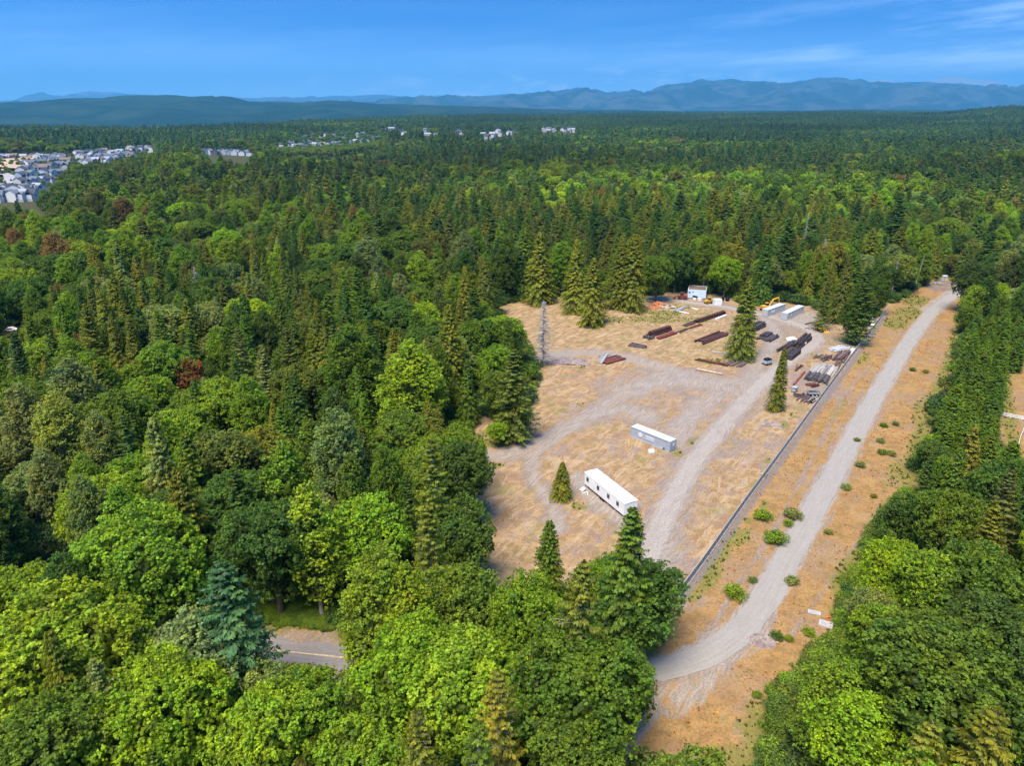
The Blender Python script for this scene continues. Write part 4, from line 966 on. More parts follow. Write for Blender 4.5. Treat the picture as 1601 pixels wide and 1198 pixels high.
def mass(name, label, X, Y, con, r, lod, hs=1.0):
    """con: boolean array"""
    z = terrain(X, Y)
    for flag, nm, lb in ((True, 'conifer_' + name, 'conifers ' + label), (False, 'broadleaf_' + name, 'broadleaf trees ' + label)):
        k = con == flag; x, y, zz = X[k], Y[k], z[k]; n = len(x)
        if n == 0: continue
        meshes = lod['c' if flag else 'b']; D = np.hypot(x, y); h = r.choice([.6, .8, .95, 1.15], n, p=[.15, .3, .35, .2]) * r.uniform(.88, 1.1, n) * hs * (.92 if flag else 1.0); wd = h * (r.uniform(1.15, 1.75, n) if flag else r.uniform(.9, 1.3, n))
        px, py, _ = PR(x, y, zz + 15)
        if flag:
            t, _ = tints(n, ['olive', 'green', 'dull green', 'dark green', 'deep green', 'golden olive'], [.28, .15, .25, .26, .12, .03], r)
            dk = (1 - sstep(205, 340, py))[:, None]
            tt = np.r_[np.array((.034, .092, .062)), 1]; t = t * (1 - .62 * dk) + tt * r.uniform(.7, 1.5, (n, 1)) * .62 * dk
        else:
            t, _ = tints(n, ['fresh green', 'green', 'dark green', 'dull green', 'yellow-green', 'grey-green', 'brownish', 'bright green', 'olive'], [.18, .25, .20, .10, .08, .08, .015, .06, .05], r)
            yel = yelmask(px, py)
            t[yel, :3] = np.array(TONES['yellow-green']) * r.uniform(.8, 1.3, (yel.sum(), 1)) * np.array([1.1, 1.05, .9]); h = np.where(yel, h * .7, h)
            t[r.random(n) < .004, :3] = TONES['purple-brown']
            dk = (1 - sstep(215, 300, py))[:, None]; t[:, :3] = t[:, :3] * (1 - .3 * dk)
        t[:, :3] *= (.70 + .6 * nz2(x, y, 120, 4))[:, None]; t[:, 3] = 1; t[:, 2] *= .75
        sc = np.stack([wd, wd, h], 1); rot = np.stack([0 * h, 0 * h, r.uniform(0, 6.28, n)], 1)
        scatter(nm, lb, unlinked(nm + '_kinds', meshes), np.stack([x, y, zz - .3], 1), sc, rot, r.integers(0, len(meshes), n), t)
YEL = [(190, 352, 48, 14), (300, 368, 22, 8), (60, 345, 18, 6), (640, 300, 30, 10), (590, 282, 25, 8), (720, 305, 40, 9), (865, 262, 26, 22), (1000, 298, 30, 10), (330, 308, 25, 7), (1180, 262, 28, 8), (1110, 270, 22, 8), (1230, 290, 20, 8), (570, 330, 30, 8), (1420, 300, 30, 8), (860, 300, 30, 14), (110, 385, 25, 6), (1330, 240, 30, 6), (1290, 262, 26, 7)]
def yelmask(px, py):
    m = np.zeros(len(px), bool)
    for (a, b, ra, rb) in YEL: m |= ((px - a) / ra) ** 2 + ((py - b) / rb) ** 2 < 1
    return m
def contype(px, py, x, y, r):
    p = np.where(py < 228, .86, np.where(py < 262, .50, .26)); p = p + .75 * (nz2(x, y, 95, 1) - .5) * 2 + .14 * (px > 700)
    return r.random(len(x)) < np.clip(p, .06, .97)
def build_mass(name, label, d0, d1, sp, lod, seed, hs=1.0, extra=None):
    r = np.random.default_rng(seed); X, Y = candidates(r, d0, d1, sp)
    az = np.degrees(np.arctan2(X, Y)); s = sstep(-22, 0, az); crest = (2600 + 1700 * s) * 1.02
    k = np.hypot(X, Y) < crest
    zt = terrain(X, Y)
    for q in HOUSEPX:
        for hh, dx in ((1, 0), (9, 0), (17, 0), (21, 0), (8, 5), (8, -5)):
            a_, b_, _ = PR(X + dx, Y, zt + hh); k &= ~inpoly(a_, b_, q)
    px, py, _ = PR(X, Y, 12)
    if d0 < 600: k &= ~hides(X, Y, 22.0, 4.5)
    X, Y, px, py = X[k], Y[k], px[k], py[k]
    con = contype(px, py, X, Y, r); con &= ~(yelmask(*PR(X, Y, terrain(X, Y) + 15)[:2]) & (r.random(len(X)) < .85))
    if extra: 
        e = np.array([(a, b, c) for a, b, h, c in extra]); X = np.r_[X, e[:, 0]]; Y = np.r_[Y, e[:, 1]]; con = np.r_[con, e[:, 2] > .5]
    mass(name, label, X, Y, con, r, lod, hs)
HI = {'b': [p[0] for k in ('maple', 'poplar', 'alder') for p in PROTO[k][:2]], 'c': [p[0] for k in ('cedar', 'fir') for p in PROTO[k][:3]]}
build_mass('wood', 'massed behind the clearing', 330, 560, 9.2, HI, 31, .93, REST)
build_mass('woodland', 'massed across the middle distance', 560, 1150, 10.5, MID, 32, .97)
build_mass('distant_forest', 'massed towards the horizon', 1150, 4500, 13.5, FAR, 33, 1.02)

# --- undergrowth, dry tufts
TUFT = []
for i in range(3):
    r = R_(200 + i); n = 16; a = r.uniform(0, 6.28, n); P = np.stack([np.cos(a) * .16, np.sin(a) * .16, np.full(n, .16)], 1) * r.uniform(.3, 1.3, (n, 1)); P[:, 2] = .15
    T = np.stack([np.cos(a) * .5, np.sin(a) * .5, np.ones(n)], 1); Nn = nrmz(np.stack([np.cos(a), np.sin(a), -.4 + 0 * a], 1)); V, Q = quads(P, Nn, T, r.uniform(.3, .5, n), r.uniform(.05, .10, n), .1)
    TUFT.append(mesh_np('tuft', V, Q, M_LEAF, {'vary': ('FACE', 'FLOAT', r.random(n) * .7)}))
def scat_simple(name, label, meshes, x, y, s, tint, r, zs=1.0, zoff=0):
    n = len(x); coll = unlinked(name + '_kinds', meshes)
    scatter(name, label, coll, np.stack([x, y, terrain(x, y) + zoff], 1), np.stack([s, s, s * zs], 1), np.stack([0 * s, 0 * s, r.uniform(0, 6.28, n)], 1), r.integers(0, len(meshes), n), tint)
r = R_(301)
def gsel(n, r, fn):
    i = r.integers(0, len(nxs), n); x = nxs[i] + r.uniform(-.4, .4, n); y = nys[i] + r.uniform(-.3, .3, n); w = fn(i); k = r.random(n) < w; return x[k], y[k], i[k]
x, y, i = gsel(60000, r, lambda i: np.clip(ins[i] * (grav[i] < .35) * (bare[i] < .6) * (.25 + .75 * orange[i]) * (nz2(nxs[i], nys[i], 3.1) > .42), 0, 1))
t, _ = tints(len(x), ['olive'], [1], r); base_c = np.where(orange[i][:, None] > .5, np.array([[.38, .20, .06]]), np.array([[.46, .30, .14]])) * r.uniform(1.4, 2.3, (len(x), 1)); t[:, :3] = np.where((green[i] > .4)[:, None], np.array([[.16, .20, .04]]), base_c)
pale = r.random(len(x)) < .05; t[pale, :3] = (.55, .47, .33)
scat_simple('dry_grass', 'tufts of dry orange and straw grass', TUFT, x, y, r.uniform(.35, .95, len(x)), t, r)
x, y, i = gsel(60000, r, lambda i: (green[i] > .45) * (grav[i] < .4) * 1.0)
t, _ = tints(len(x), ['fresh green', 'yellow-green', 'olive', 'golden olive'], [.2, .3, .3, .35], r)
scat_simple('green_grass', 'green weeds and grass along the edges', TUFT, x, y, r.uniform(.7, 1.6, len(x)), t, r)
SHR = [p[0] for p in PROTO['shrub']]
x, y, i = gsel(16000, r, lambda i: (sd[i] < .4) * (sd[i] > -9) * (np.abs(nxs[i]) < .8 * nys[i] + 20) * .9)
dR = np.minimum(dpoly(x, y, ROADL), dpoly(x, y, PATH)); k = dR > 4.6; x, y = x[k], y[k]
px, py, _ = PR(x, y, 1.5); k = ~hides(x, y, 2.0, 1.2); x, y, px, py = x[k], y[k], px[k], py[k]
t, _ = tints(len(x), ['fresh green', 'green', 'dark green', 'olive', 'yellow-green'], [.2, .35, .25, .12, .05], r)
scat_simple('undergrowth', 'low leafy undergrowth along the forest rim', SHR, x, y, r.uniform(.4, 1.25, len(x)), t, r)
r = R_(305); n = 9000; x = r.uniform(-230, 260, n); y = r.uniform(25, 330, n); k = np.abs(x) < .78 * y + 30
for q in CLEAR: k &= ~inpoly(x, y, q)
k &= (dpoly(x, y, ROADL) > 5.5) & (dpoly(x, y, PATH) > 5) & ~hides(x, y, 3.6, 2.5); x, y = x[k], y[k]; t, _ = tints(len(x), ['green', 'dark green', 'deep green', 'fresh green'], [.3, .35, .25, .1], r)
scat_simple('forest_undergrowth', 'dark undergrowth on the forest floor', SHR, x, y, r.uniform(.7, 2.0, len(x)), t, r)
vi = np.where(inpoly(nxs, nys, CLEAR[1]) & (dpoly(nxs, nys, ROADL) > 5.4))[0]; i = vi[r.integers(0, len(vi), 900)]; x = nxs[i] + r.uniform(-.4, .4, 900); y = nys[i] + r.uniform(-.3, .3, 900)
t, _ = tints(len(x), ['fresh green', 'green', 'yellow-green', 'bright green'], [.35, .3, .2, .15], r)
scat_simple('verge_weeds', 'green weeds and grass on the bank above the paved road', SHR, x, y, r.uniform(.16, .42, len(x)), t, r)
# bushy strip between corridor and the slope on the lower right
r = R_(306); q = GP([(1275, 1025), (1318, 990), (1322, 940), (1360, 850), (1420, 770), (1480, 800), (1420, 950), (1400, 1198), (1190, 1198), (1215, 1110), (1240, 1060)])
n = 5000; x = r.uniform(min(p[0] for p in q), max(p[0] for p in q), n); y = r.uniform(min(p[1] for p in q), max(p[1] for p in q), n); k = inpoly(x, y, q); x, y = x[k], y[k]
t, _ = tints(len(x), ['fresh green', 'green', 'olive', 'yellow-green', 'bright green'], [.3, .3, .2, .12, .1], r)
scat_simple('bramble_thicket', 'bramble thicket sloping up from the orange grass', SHR, x, y, r.uniform(.35, 1.2, len(x)), t, r, zs=.9)

# ------------------------------------------------------------------ bushes beside the path
for (a, b, h, tn, lb) in [(1193, 812, 1.9, 'fresh green', 'lone dark green bush midway between fence and path'), (1240, 810, 1.9, 'grey-green', 'grey-green bush hugging the left edge of the path, upper of two'), (1232, 822, 1.1, 'fresh green', 'little fresh bush below the grey-green bush at the path edge'),
        (1213, 848, 2.3, 'fresh green', 'tallest leafy bush on the left edge of the path'), (1149, 934, 2.0, 'fresh green', 'wide low green bush left of the path bend'), (1176, 910, .9, 'grey-green', 'small grey-green bush above the wide low bush at the bend'),
        (1238, 912, 1.3, 'grey-green', 'grey-green bush on the right edge of the path'), (1214, 998, 1.1, 'green', 'small green bush near the rocky patch'), (1234, 1002, .8, 'yellow-green', 'small yellowish bush right beside the one near the rocky patch'),
        (1264, 992, 1.1, 'fresh green', 'green bush just below the concrete pads'), (1207, 1085, 1.3, 'fresh green', 'green bush alone in the orange grass at the bottom'), (1184, 1090, .8, 'yellow-green', 'tiny yellowish bush left of the lone bottom bush'),
        (1345, 730, 1.3, 'grey-green', 'grey-green bush right of the path, level with the grey container'), (1322, 765, 1.2, 'grey-green', 'pale bush at the right path edge below the level bush'), (1378, 710, 1.2, 'green', 'left one of a pair of bushes in the right corridor grass'), (1393, 712, 1.2, 'grey-green', 'right one of a pair of bushes in the right corridor grass'),
        (1382, 668, 1.1, 'fresh green', 'green bush higher up the right corridor grass'), (1400, 665, 1.0, 'grey-green', 'grey-green bush beside the higher corridor bush'), (1376, 692, 1.1, 'grey-green', 'bush between the two corridor bush pairs'), (1427, 580, 1.1, 'green', 'left small bush near the bend of the corridor'), (1447, 583, 1.1, 'grey-green', 'right small bush near the bend of the corridor'),
        (1366, 778, .8, 'olive', 'tiny olive bush in the middle of the right corridor grass'), (1295, 835, .9, 'grey-green', 'small bush right of the path above the foot trail'), (1340, 690, .9, 'olive', 'small olive bush on the right verge')]:
    base('shrub', a, b, h, tn, lb, 1.05)

# ------------------------------------------------------------------ fence between yard and corridor
ft = thing('slatted_fence', 'long grey slatted chain link fence between the yard and the grassy corridor', 'fence')
pan = MB(); SEC = 2.44
pan.box((SEC / 2, 0, .76), (SEC - .08, .03, 1.36)); PAN = pan.mesh('slat_panel', M_SLAT)
RAIL = MB().tube([(0, 0, 0), (SEC, 0, 0)], .07, 6).mesh('top_rail', M_GALV); POST = MB().tube([(0, 0, -.2), (0, 0, 1.58)], .06, 6).box((0, 0, 1.6), (.13, .13, .05)).mesh('post', M_GALV)
BR = MB().tube([(0, 0, 0), (SEC, 0, 0)], .03, 5).mesh('bottom_rail', M_GALV); CURB = MB().box((SEC / 2, 0, .0), (SEC - .01, .34, .2)).mesh('concrete_kerb', M_CONC)
fp = smooth_line(FENCE, 10); seg = []; cur = np.array(fp[0]); 
for p in fp[1:]:
    while np.linalg.norm(p - cur) >= SEC:
        d = (p - cur) / np.linalg.norm(p - cur); seg.append((cur.copy(), atan2(d[1], d[0]))); cur = cur + d * SEC
fr2 = random.Random(2)
for (c, a) in seg:
    z = .0
    for m, nm, zz in ((PAN, 'slat_panel', 0), (RAIL, 'top_rail', 1.5), (BR, 'bottom_rail', .12), (POST, 'post', 0), (CURB, 'concrete_kerb', 0)):
        o = link(nm, m, ft, (c[0], c[1], z + zz), a + (fr2.uniform(-.01, .01) if nm == 'slat_panel' else 0))
link('post', POST, ft, (cur[0], cur[1], 0))

# ------------------------------------------------------------------ trailers and containers
def frame_of(p0, p1):
    (x0, y0), (x1, y1) = G(*p0), G(*p1); return x0, y0, atan2(y1 - y0, x1 - x0), math.hypot(x1 - x0, y1 - y0)
# white office trailer: near long side runs from (913,762) to (974,813)
x0, y0, a, L = frame_of((913.5, 761), (975, 812))
Wd = 3.1; Z0 = .75; HB = 2.65
t = thing('office_trailer', 'long white office trailer with four windows and a white roof', 'office trailer', (x0, y0, 0), a)
print('trailer', L)
MB().box((L / 2, Wd / 2, Z0 + HB / 2), (L, Wd, HB)).build('wall', M_WHITE, t)
pr = [(-.08, Z0 + HB + .003), (Wd / 2, Z0 + HB + .14), (Wd + .08, Z0 + HB + .003)]
m = MB(); m.raw([(-.1, y, z) for y, z in pr] + [(L + .1, y, z) for y, z in pr], [(0, 1, 2), (5, 4, 3), (0, 3, 4, 1), (1, 4, 5, 2), (2, 5, 3, 0)]); m.build('roof', M_ROOFW, t)
for q in range(1, 9): MB().box((L * q / 9, Wd * .25 - .02, Z0 + HB + .085), (.05, Wd * .5, .03), rx=atan(.14 / (Wd / 2 + .08))).build('roof_seam', M_ROOFW, t)
MB().tube([(0, Wd / 2, Z0 + HB + .16), (L, Wd / 2, Z0 + HB + .16)], .035, 5).build('ridge_strip', mat_plain('tan_strip', (.62, .5, .36), .7), t)
for q in (.085, .36, .62, .845):
    w = MB().box((L * q, -.03, Z0 + 1.55), (.85, .06, 1.0)).build('window', M_GALV, t)
    for dx in (-.2, .2): MB().box((L * q + dx, -.066, Z0 + 1.55), (.34, .02, .84)).build('pane', M_GLASS, w)
d = MB().box((L * .215, -.025, Z0 + 1.06), (.95, .05, 2.05)).build('door', M_WHITE, t); MB().box((L * .215 + .38, -.08, Z0 + 1.0), (.05, .08, .12)).build('handle', M_GALV, d)
for q in np.arange(.5, L, .61): MB().box((float(q), -.008, Z0 + HB / 2), (.02, .016, HB - .06)).build('siding_batten', M_WHITE, t)
for y in (.5, Wd - .5): MB().box((L / 2, y, Z0 - .13), (L - .3, .12, .22)).build('chassis_beam', M_DARK, t)
for q in np.linspace(.6, L - .6, 6):
    for y in (.5, Wd - .5): MB().box((float(q), y, .26), (.4, .4, .52)).build('support_block', M_CONC, t)
for q in (.42, .48):
    for y in (.15, Wd - .15): MB().tube([(L * q, y - .12, .42), (L * q, y + .12, .42)], .42, 12).build('wheel', M_BLACK, t)
s = thing('entry_steps', 'small white folding steps lying beside the white office trailer', 'steps', (x0 + cos(a) * L * .09 + sin(a) * .9, y0 + sin(a) * L * .09 - cos(a) * .9, 0), a)
for i in range(3): MB().box((0, -.3 * i, .55 - .2 * i), (.9, .3, .05)).build('tread', M_WHITE, s)
for dx in (-.47, .47): MB().box((dx, -.35, .28), (.05, 1.0, .08), rx=.55).build('side_rail', M_WHITE, s)
for i, (u, v, l) in enumerate([(.16, 1.4, 1.1), (.20, 1.0, 1.5)]):
    p = (x0 + cos(a) * L * u + sin(a) * v, y0 + sin(a) * L * u - cos(a) * v, .06)
    tag(MB().box((0, 0, 0), (l, .12, .1), rz=.5 + i).build('white_board', M_WHITE, None, loc=p), ['short white board lying on the gravel by the steps', 'longer white board lying under the trailer door'][i], 'board')

def container(p0, p1, body, label, Wd=2.44, Hh=2.7, emblem=None, z=.0, flip=False):
    x0, y0, a, L = frame_of(p0, p1); print('container', L)
    t = thing('shipping_container', label, 'container', (x0, y0, z), a)
    MB().box((L / 2, Wd / 2, Hh / 2), (L - .14, Wd - .14, Hh - .1)).build('body', body, t)
    for yy, sg in ((0.05, -1), (Wd - .05, 1)):                    # corrugated side walls
        n = int(L / .42); V = []; w = (L - .3) / n
        for i in range(n):
            xs = .15 + i * w
            for dx, dy in ((0, .0), (w * .3, .0), (w * .45, .055), (w * .85, .055)): V.append((xs + dx, yy - sg * dy, .18)); V.append((xs + dx, yy - sg * dy, Hh - .12))
        MB().raw(V, [(2 * i, 2 * i + 2, 2 * i + 3, 2 * i + 1) for i in range(len(V) // 2 - 1)]).build('corrugated_side', body, t)
    MB().box((L / 2, Wd / 2, Hh + .01), (L, Wd, .08)).build('roof', M_CROOF, t)
    n = int(L / 1.2)
    for i in range(n): MB().box(((i + .5) * L / n, Wd / 2, Hh + .058), (L / n * .5, Wd - .3, .03)).build('roof_rib', M_CROOF, t)
    for ex in (0.06, L - .06):
        for ey in (.06, Wd - .06): MB().box((ex, ey, Hh / 2), (.16, .16, Hh + .03)).build('corner_post', body, t)
    for yy in (.04, Wd - .04):
        for zz in (.09, Hh - .06): MB().box((L / 2, yy, zz), (L - .3, .12, .16)).build('side_rail', body, t)
    ex = -.01 if flip else L + .01
    for k in (0, 1):
        dr = MB().box((ex, .14 + (Wd - .28) * (.25 + .5 * k), Hh / 2), (.06, (Wd - .3) / 2 - .02, Hh - .35)).build('door', body, t)
        for q in (-.3, .3): MB().tube([(ex + (.06 if not flip else -.06), Wd * (.26 + .48 * k) + q, .2), (ex + (.06 if not flip else -.06), Wd * (.26 + .48 * k) + q, Hh - .2)], .025, 5).build('locking_bar', M_GALV, dr)
    return t, L, a
M_PALEP = mat_plain('faded_white_print', (.62, .66, .70), .6, .1, 2)
t, L, a = container((985.5, 683), (1046.5, 708), M_GREYC, 'grey shipping container with a faded round emblem and panel, alone in the yard')
m = MB().tube([(L * .255, -.03, 1.55), (L * .255, .0, 1.55)], .62, 20); m.build('round_emblem', M_PALEP, t)
MB().box((L * .50, -.02, 1.5), (L * .215, .03, .95)).build('lettered_panel', M_PALEP, t)
for q in range(5): MB().box((L * (.415 + .042 * q), -.04, 1.5), (.28, .012, .42)).build('faded_letter', M_GREYC, t)
MB().box((L * .86, -.03, .45), (.5, .05, .35)).build('vent', M_DARK, t)
MB().box((L + .085, 1.3, 1.7), (.02, .7, .7)).build('white_placard', M_WHITE, t); MB().box((L * .79, -.03, .4), (.3, .03, .3)).build('small_sticker', M_WHITE, t)
x, y = G(1018, 708)
t = thing('white_crate', 'small open white crate on the dry grass in front of the grey container', 'crate', (x, y, 0), .3)
MB().box((0, 0, .1), (1.3, .8, .1)).build('base_board', M_WHITE, t)
for dx in (-.6, .6): MB().box((dx, 0, .45), (.08, .8, .6)).build('end_panel', M_WHITE, t)
for zz in (.3, .68): MB().box((0, -.38, zz), (1.3, .05, .12)).build('slat', M_WHITE, t)
MB().box((0, .38, .45), (1.1, .06, .6)).build('back_panel', M_WHITE, t)
t, L, a = container((1199.5, 496), (1226.5, 486), M_GREYL, 'left pale grey container with a white patch, parked behind the yard loop', flip=True)
MB().box((L * .30, -.03, 1.5), (2.6, .04, .9)).build('white_patch', M_WHITE, t)
t, L, a = container((1230, 501.5), (1256, 489), M_GREYL, 'right pale grey container nearest the turning loop', flip=True)
MB().box((L * .25, -.03, 1.4), (.6, .04, .7)).build('small_sign', M_WHITE, t)
# pale blue trailer at the back
x0, y0, a, L = frame_of((1074.5, 466.5), (1103, 468.5))
t = thing('site_cabin', 'pale blue cabin with a brown flat roof at the back of the yard', 'cabin', (x0, y0, 0), a); Wd = 7.5; print('cabin', L)
MB().box((L / 2, Wd / 2, 2.0), (L, Wd, 3.4)).build('wall', M_BLUEW, t); MB().box((L / 2, Wd / 2, 3.76), (L - .4, Wd - .4, .14)).build('roof', M_BROOF, t)
for yy in (.08, Wd - .08): MB().box((L / 2, yy, 3.79), (L, .16, .18)).build('parapet', M_BLUEW, t)
for u, zz, w, h in ((.10, 2.6, .8, .5), (.28, 2.9, .4, .4), (.36, 1.0, 1.2, .8), (.48, .9, 1.2, .7)): MB().box((L * u, -.03, zz), (w, .06, h)).build('window', M_GLASS, t)
MB().box((L + .03, Wd * .4, 2.4), (.06, .9, .7)).build('window', M_GLASS, t)
for q in (.15, .5, .85): MB().box((L * q, Wd / 2, .16), (.4, Wd - .6, .3)).build('support_block', M_CONC, t)

# ------------------------------------------------------------------ white tank box, machines
x, y = G(1121, 477)
t = thing('storage_box', 'small white box shed right of the pale blue cabin', 'storage box', (x, y, 0), .12)
MB().box((0, 0, 1.2), (2.9, 2.4, 2.2)).build('body', M_WHITE, t); MB().box((0, 0, 2.36), (3.05, 2.55, .12)).build('lid', M_WHITE, t); MB().box((-.6, -1.23, 1.1), (1.0, .04, 1.8)).build('door', M_WHITE, t)
for dx in (-1.2, 1.2): MB().box((dx, 0, .05), (.2, 2.4, .12)).build('skid', M_DARK, t)
x, y = G(1137, 471)
t = thing('tank', 'small cream tank by the trees right of the white box shed', 'tank', (x, y, 0), 0); MB().tube([(0, 0, .1), (0, 0, 1.7), (0, 0, 1.95)], [.85, .85, .4], 14).build('body', M_PALEW, t, True); MB().tube([(0, 0, 1.9), (0, 0, 2.1)], .2, 8).build('cap', M_DARK, t); MB().box((0, 0, .05), (2, 2, .1)).build('base', M_CONC, t)
def loader(px, py, rz, body, label, s=1.0, name='wheel_loader', cat='loader'):
    x, y = G(px, py); t = thing(name, label, cat, (x, y, 0), rz); t.scale = (s, s, s)
    MB().prism([(-2.2, .7), (-2.3, 1.5), (-.6, 1.9), (.9, 1.6), (1.2, .7)], -.75, .75).build('body', body, t)
    c = MB().box((.1, 0, 2.25), (1.2, 1.15, 1.15)).build('cab', M_GLASS, t); MB().box((.1, 0, 2.88), (1.4, 1.3, .12)).build('cab_roof', body, c)
    for dx in (-1.4, 1.1):
        for sy in (-.95, .95):
            w = MB().tube([(dx, sy - .2, .62), (dx, sy + .2, .62)], .62, 14).build('wheel', M_BLACK, t); MB().tube([(dx, sy - .22, .62), (dx, sy + .22, .62)], .28, 10).build('rim', body, w)
    for sy in (-.5, .5): MB().tube([(.9, sy, 1.4), (2.0, sy, 1.3), (2.8, sy, .5)], .11, 6).build('lift_arm', body, t)
    MB().prism([(2.6, .1), (2.7, .9), (3.0, .95), (3.5, .1), (3.4, .05)], -1.1, 1.1).build('bucket', body, t)
    return t
loader(1108, 474.5, .4, M_YEL, 'small yellow loader in front of the right end of the pale blue cabin', .85)
loader(1066, 468, 2.9, M_RED, 'dull red tractor with a bucket left of the pale blue cabin', 1.0, 'tractor', 'tractor')
loader(1283, 518, -1.2, M_YEL, 'yellow loader parked under the sparse pine', .9)
def excavator(px, py, rz, label):
    x, y = G(px, py); t = thing('excavator', label, 'excavator', (x, y, 0), rz)
    for sy in (-1.1, 1.1): MB().prism([(-1.9, .15), (-2.1, .5), (-1.8, .9), (1.8, .9), (2.1, .5), (1.9, .15)], sy - .28, sy + .28).build('track', M_BLACK, t)
    MB().prism([(-2.2, 1.05), (-2.3, 2.1), (-.3, 2.2), (1.3, 1.7), (1.4, 1.05)], -1.25, 1.25).build('body', M_YEL, t)
    c = MB().box((.5, .75, 2.2), (1.5, .95, 1.5)).build('cab', M_GLASS, t); MB().box((.5, .75, 3.0), (1.6, 1.05, .1)).build('cab_roof', M_YEL, c)
    MB().tube([(.9, 0, 1.6), (2.6, 0, 4.3), (5.2, 0, 4.9)], [.32, .38, .22], 4).build('boom', M_YEL, t); MB().tube([(5.2, 0, 5.0), (6.0, 0, 2.2)], [.28, .18], 4).build('stick', M_YEL, t)
    MB().prism([(5.4, 1.2), (5.9, 2.3), (6.5, 2.1), (6.7, 1.3), (6.1, .9)], -.5, .5).build('bucket', M_RUST, t); return t
excavator(1198, 486, .35, 'yellow excavator with raised arm behind the left pale container')
x, y = G(1067 + 9, 466)
t = thing('cement_mixer', 'small yellow mixer by the left corner of the pale blue cabin', 'mixer', (x - 2.2, y - .5, 0), .5); MB().tube([(0, 0, .7), (.5, 0, 1.0), (1.0, 0, 1.35)], [.35, .6, .3], 10).build('drum', M_YEL, t)
for sy in (-.5, .5): MB().tube([(.3, sy, 0), (.5, sy * .9, 1.1)], .06, 5).build('leg', M_YEL, t); MB().tube([(0, sy - .06, .25), (0, sy + .06, .25)], .25, 10).build('wheel', M_BLACK, t)
# odd items by the cabin wall
for i, (a_, b_, c_, m_, lb, nm) in enumerate([(1085.5, 469, (1.0, .7, .7), M_WHITE, 'white chest on the ground below the cabin windows', 'chest'), (1094, 470.5, (1.2, .8, .9), M_WHITE, 'white appliance standing at the foot of the cabin', 'appliance'), (1099, 470.5, (.9, .9, 1.2), M_GALV, 'grey metal cabinet at the right corner of the cabin', 'cabinet'), (1130, 470, (.9, .8, 1.3), M_PALEW, 'beige box beside the cream tank', 'box'), (1131, 488, (.7, .5, .4), M_PALEW, 'little pale box on the track behind the long beams', 'box'), (988, 486, (1.8, 1.2, .9), M_WHITE, 'white box on the grass under the right twin cedar', 'box'), (981, 488, (1.0, .7, .6), M_WHITE, 'smaller white box left of the one under the twin cedars', 'box')]):
    x, y = G(a_, b_); t = thing(nm, lb, nm, (x, y, 0), .3 * i); MB().box((0, 0, c_[2] / 2 + .02), c_).build('body', m_, t); MB().box((0, 0, c_[2] + .05), (c_[0] + .06, c_[1] + .06, .06)).build('lid', m_, t)

# ------------------------------------------------------------------ stacks of beams and timber
def stack(name, cat, label, p0, p1, n, layers, w, h, mat, tint=(1, 1, 1), jit=.1, gap=1.15, lv=.12, seed=0, piece='beam', away=True, round_=False, skew=.0):
    r = random.Random(seed + int(p0[0] * 7)); x0, y0, a, L = frame_of(p0, p1); t = thing(name, label, cat, (x0, y0, 0), a)
    cache = []
    for v in range(4):
        l = L * r.uniform(1 - lv, 1); m = MB()
        if round_: m.tube([(-l / 2, 0, 0), (l / 2, 0, 0)], w / 2, 8)
        elif piece == 'steel_beam':
            m.box((0, 0, h * .45), (l, w, h * .1)); m.box((0, 0, 0), (l, w * .18, h * .8)); m.box((0, 0, -h * .45), (l, w, h * .1))
        else: m.box((0, 0, 0), (l, w, h))
        cache.append((m.mesh(piece, mat), l))
    sg = 1 if away else -1
    for k in range(layers):
        for i in range(n - (k if layers > 1 and n > 3 else 0)):
            m, l = r.choice(cache); o = link(piece, m, t, (L / 2 + r.uniform(-1, 1) * L * lv * .5 + skew * i, sg * (w / 2 + (i + k * .5) * w * gap) + r.uniform(-1, 1) * w * jit, h * (.5 + k * 1.02) + .02 + r.uniform(0, .04)), r.uniform(-1, 1) * jit * .35)
            g = r.uniform(.6, 1.6); o['tint'] = [tint[0] * g, tint[1] * g, tint[2] * g]
    return t
K = stack
K('steel_stack', 'beam stack', 'tall maroon stack of rusty steel beams, highest in the long row', (1021, 527), (1052, 517), 5, 3, .55, .5, M_RUST, (1, .9, .9), .05, 1.05, .04, 1, 'steel_beam')
K('steel_stack', 'beam stack', 'low reddish stack of steel beams in front of the tall maroon one', (1032, 531.5), (1060, 522), 4, 1, .5, .5, M_RUST, (1.7, .9, .8), .08, 1.1, .05, 2, 'steel_beam')
K('timber_pile', 'timber pile', 'dark jumble of blocks at the left end of the tall maroon stack', (1013, 532), (1027, 528.5), 6, 1, .5, .35, M_TIMBER, (1, 1, 1.1), .6, 1.3, .4, 3)
K('timber_pile', 'timber pile', 'thin jumbled timbers linking the maroon stack with the long beams', (1057, 523), (1078, 515), 3, 1, .3, .3, M_TIMBER, (1.6, 1.2, 1.0), .5, 1.6, .3, 4)
K('steel_stack', 'beam stack', 'pair of rusty beams in front of the long row, near its middle', (1078, 515), (1099, 508.5), 2, 1, .45, .45, M_RUST, (2.0, 1.2, 1.0), .2, 1.4, .1, 5, 'steel_beam')
K('steel_stack', 'beam stack', 'dark flat beams in the middle of the long row', (1073, 511.5), (1088, 505.5), 3, 1, .5, .4, M_TIMBER, (1, .8, .8), .1, 1.3, .1, 6)
K('steel_stack', 'beam stack', 'longest dark beams, at the far right end of the long row', (1091, 506), (1137, 490.5), 4, 2, .5, .5, M_RUST, (.7, .7, .7), .06, 1.15, .06, 7, 'steel_beam')
K('pale_beam', 'beam', 'long white beam lying at the far right end of the dark row', (1121, 500), (1137, 494), 1, 1, .7, .45, M_WHITE, (1, 1, 1), 0, 1, 0, 8)
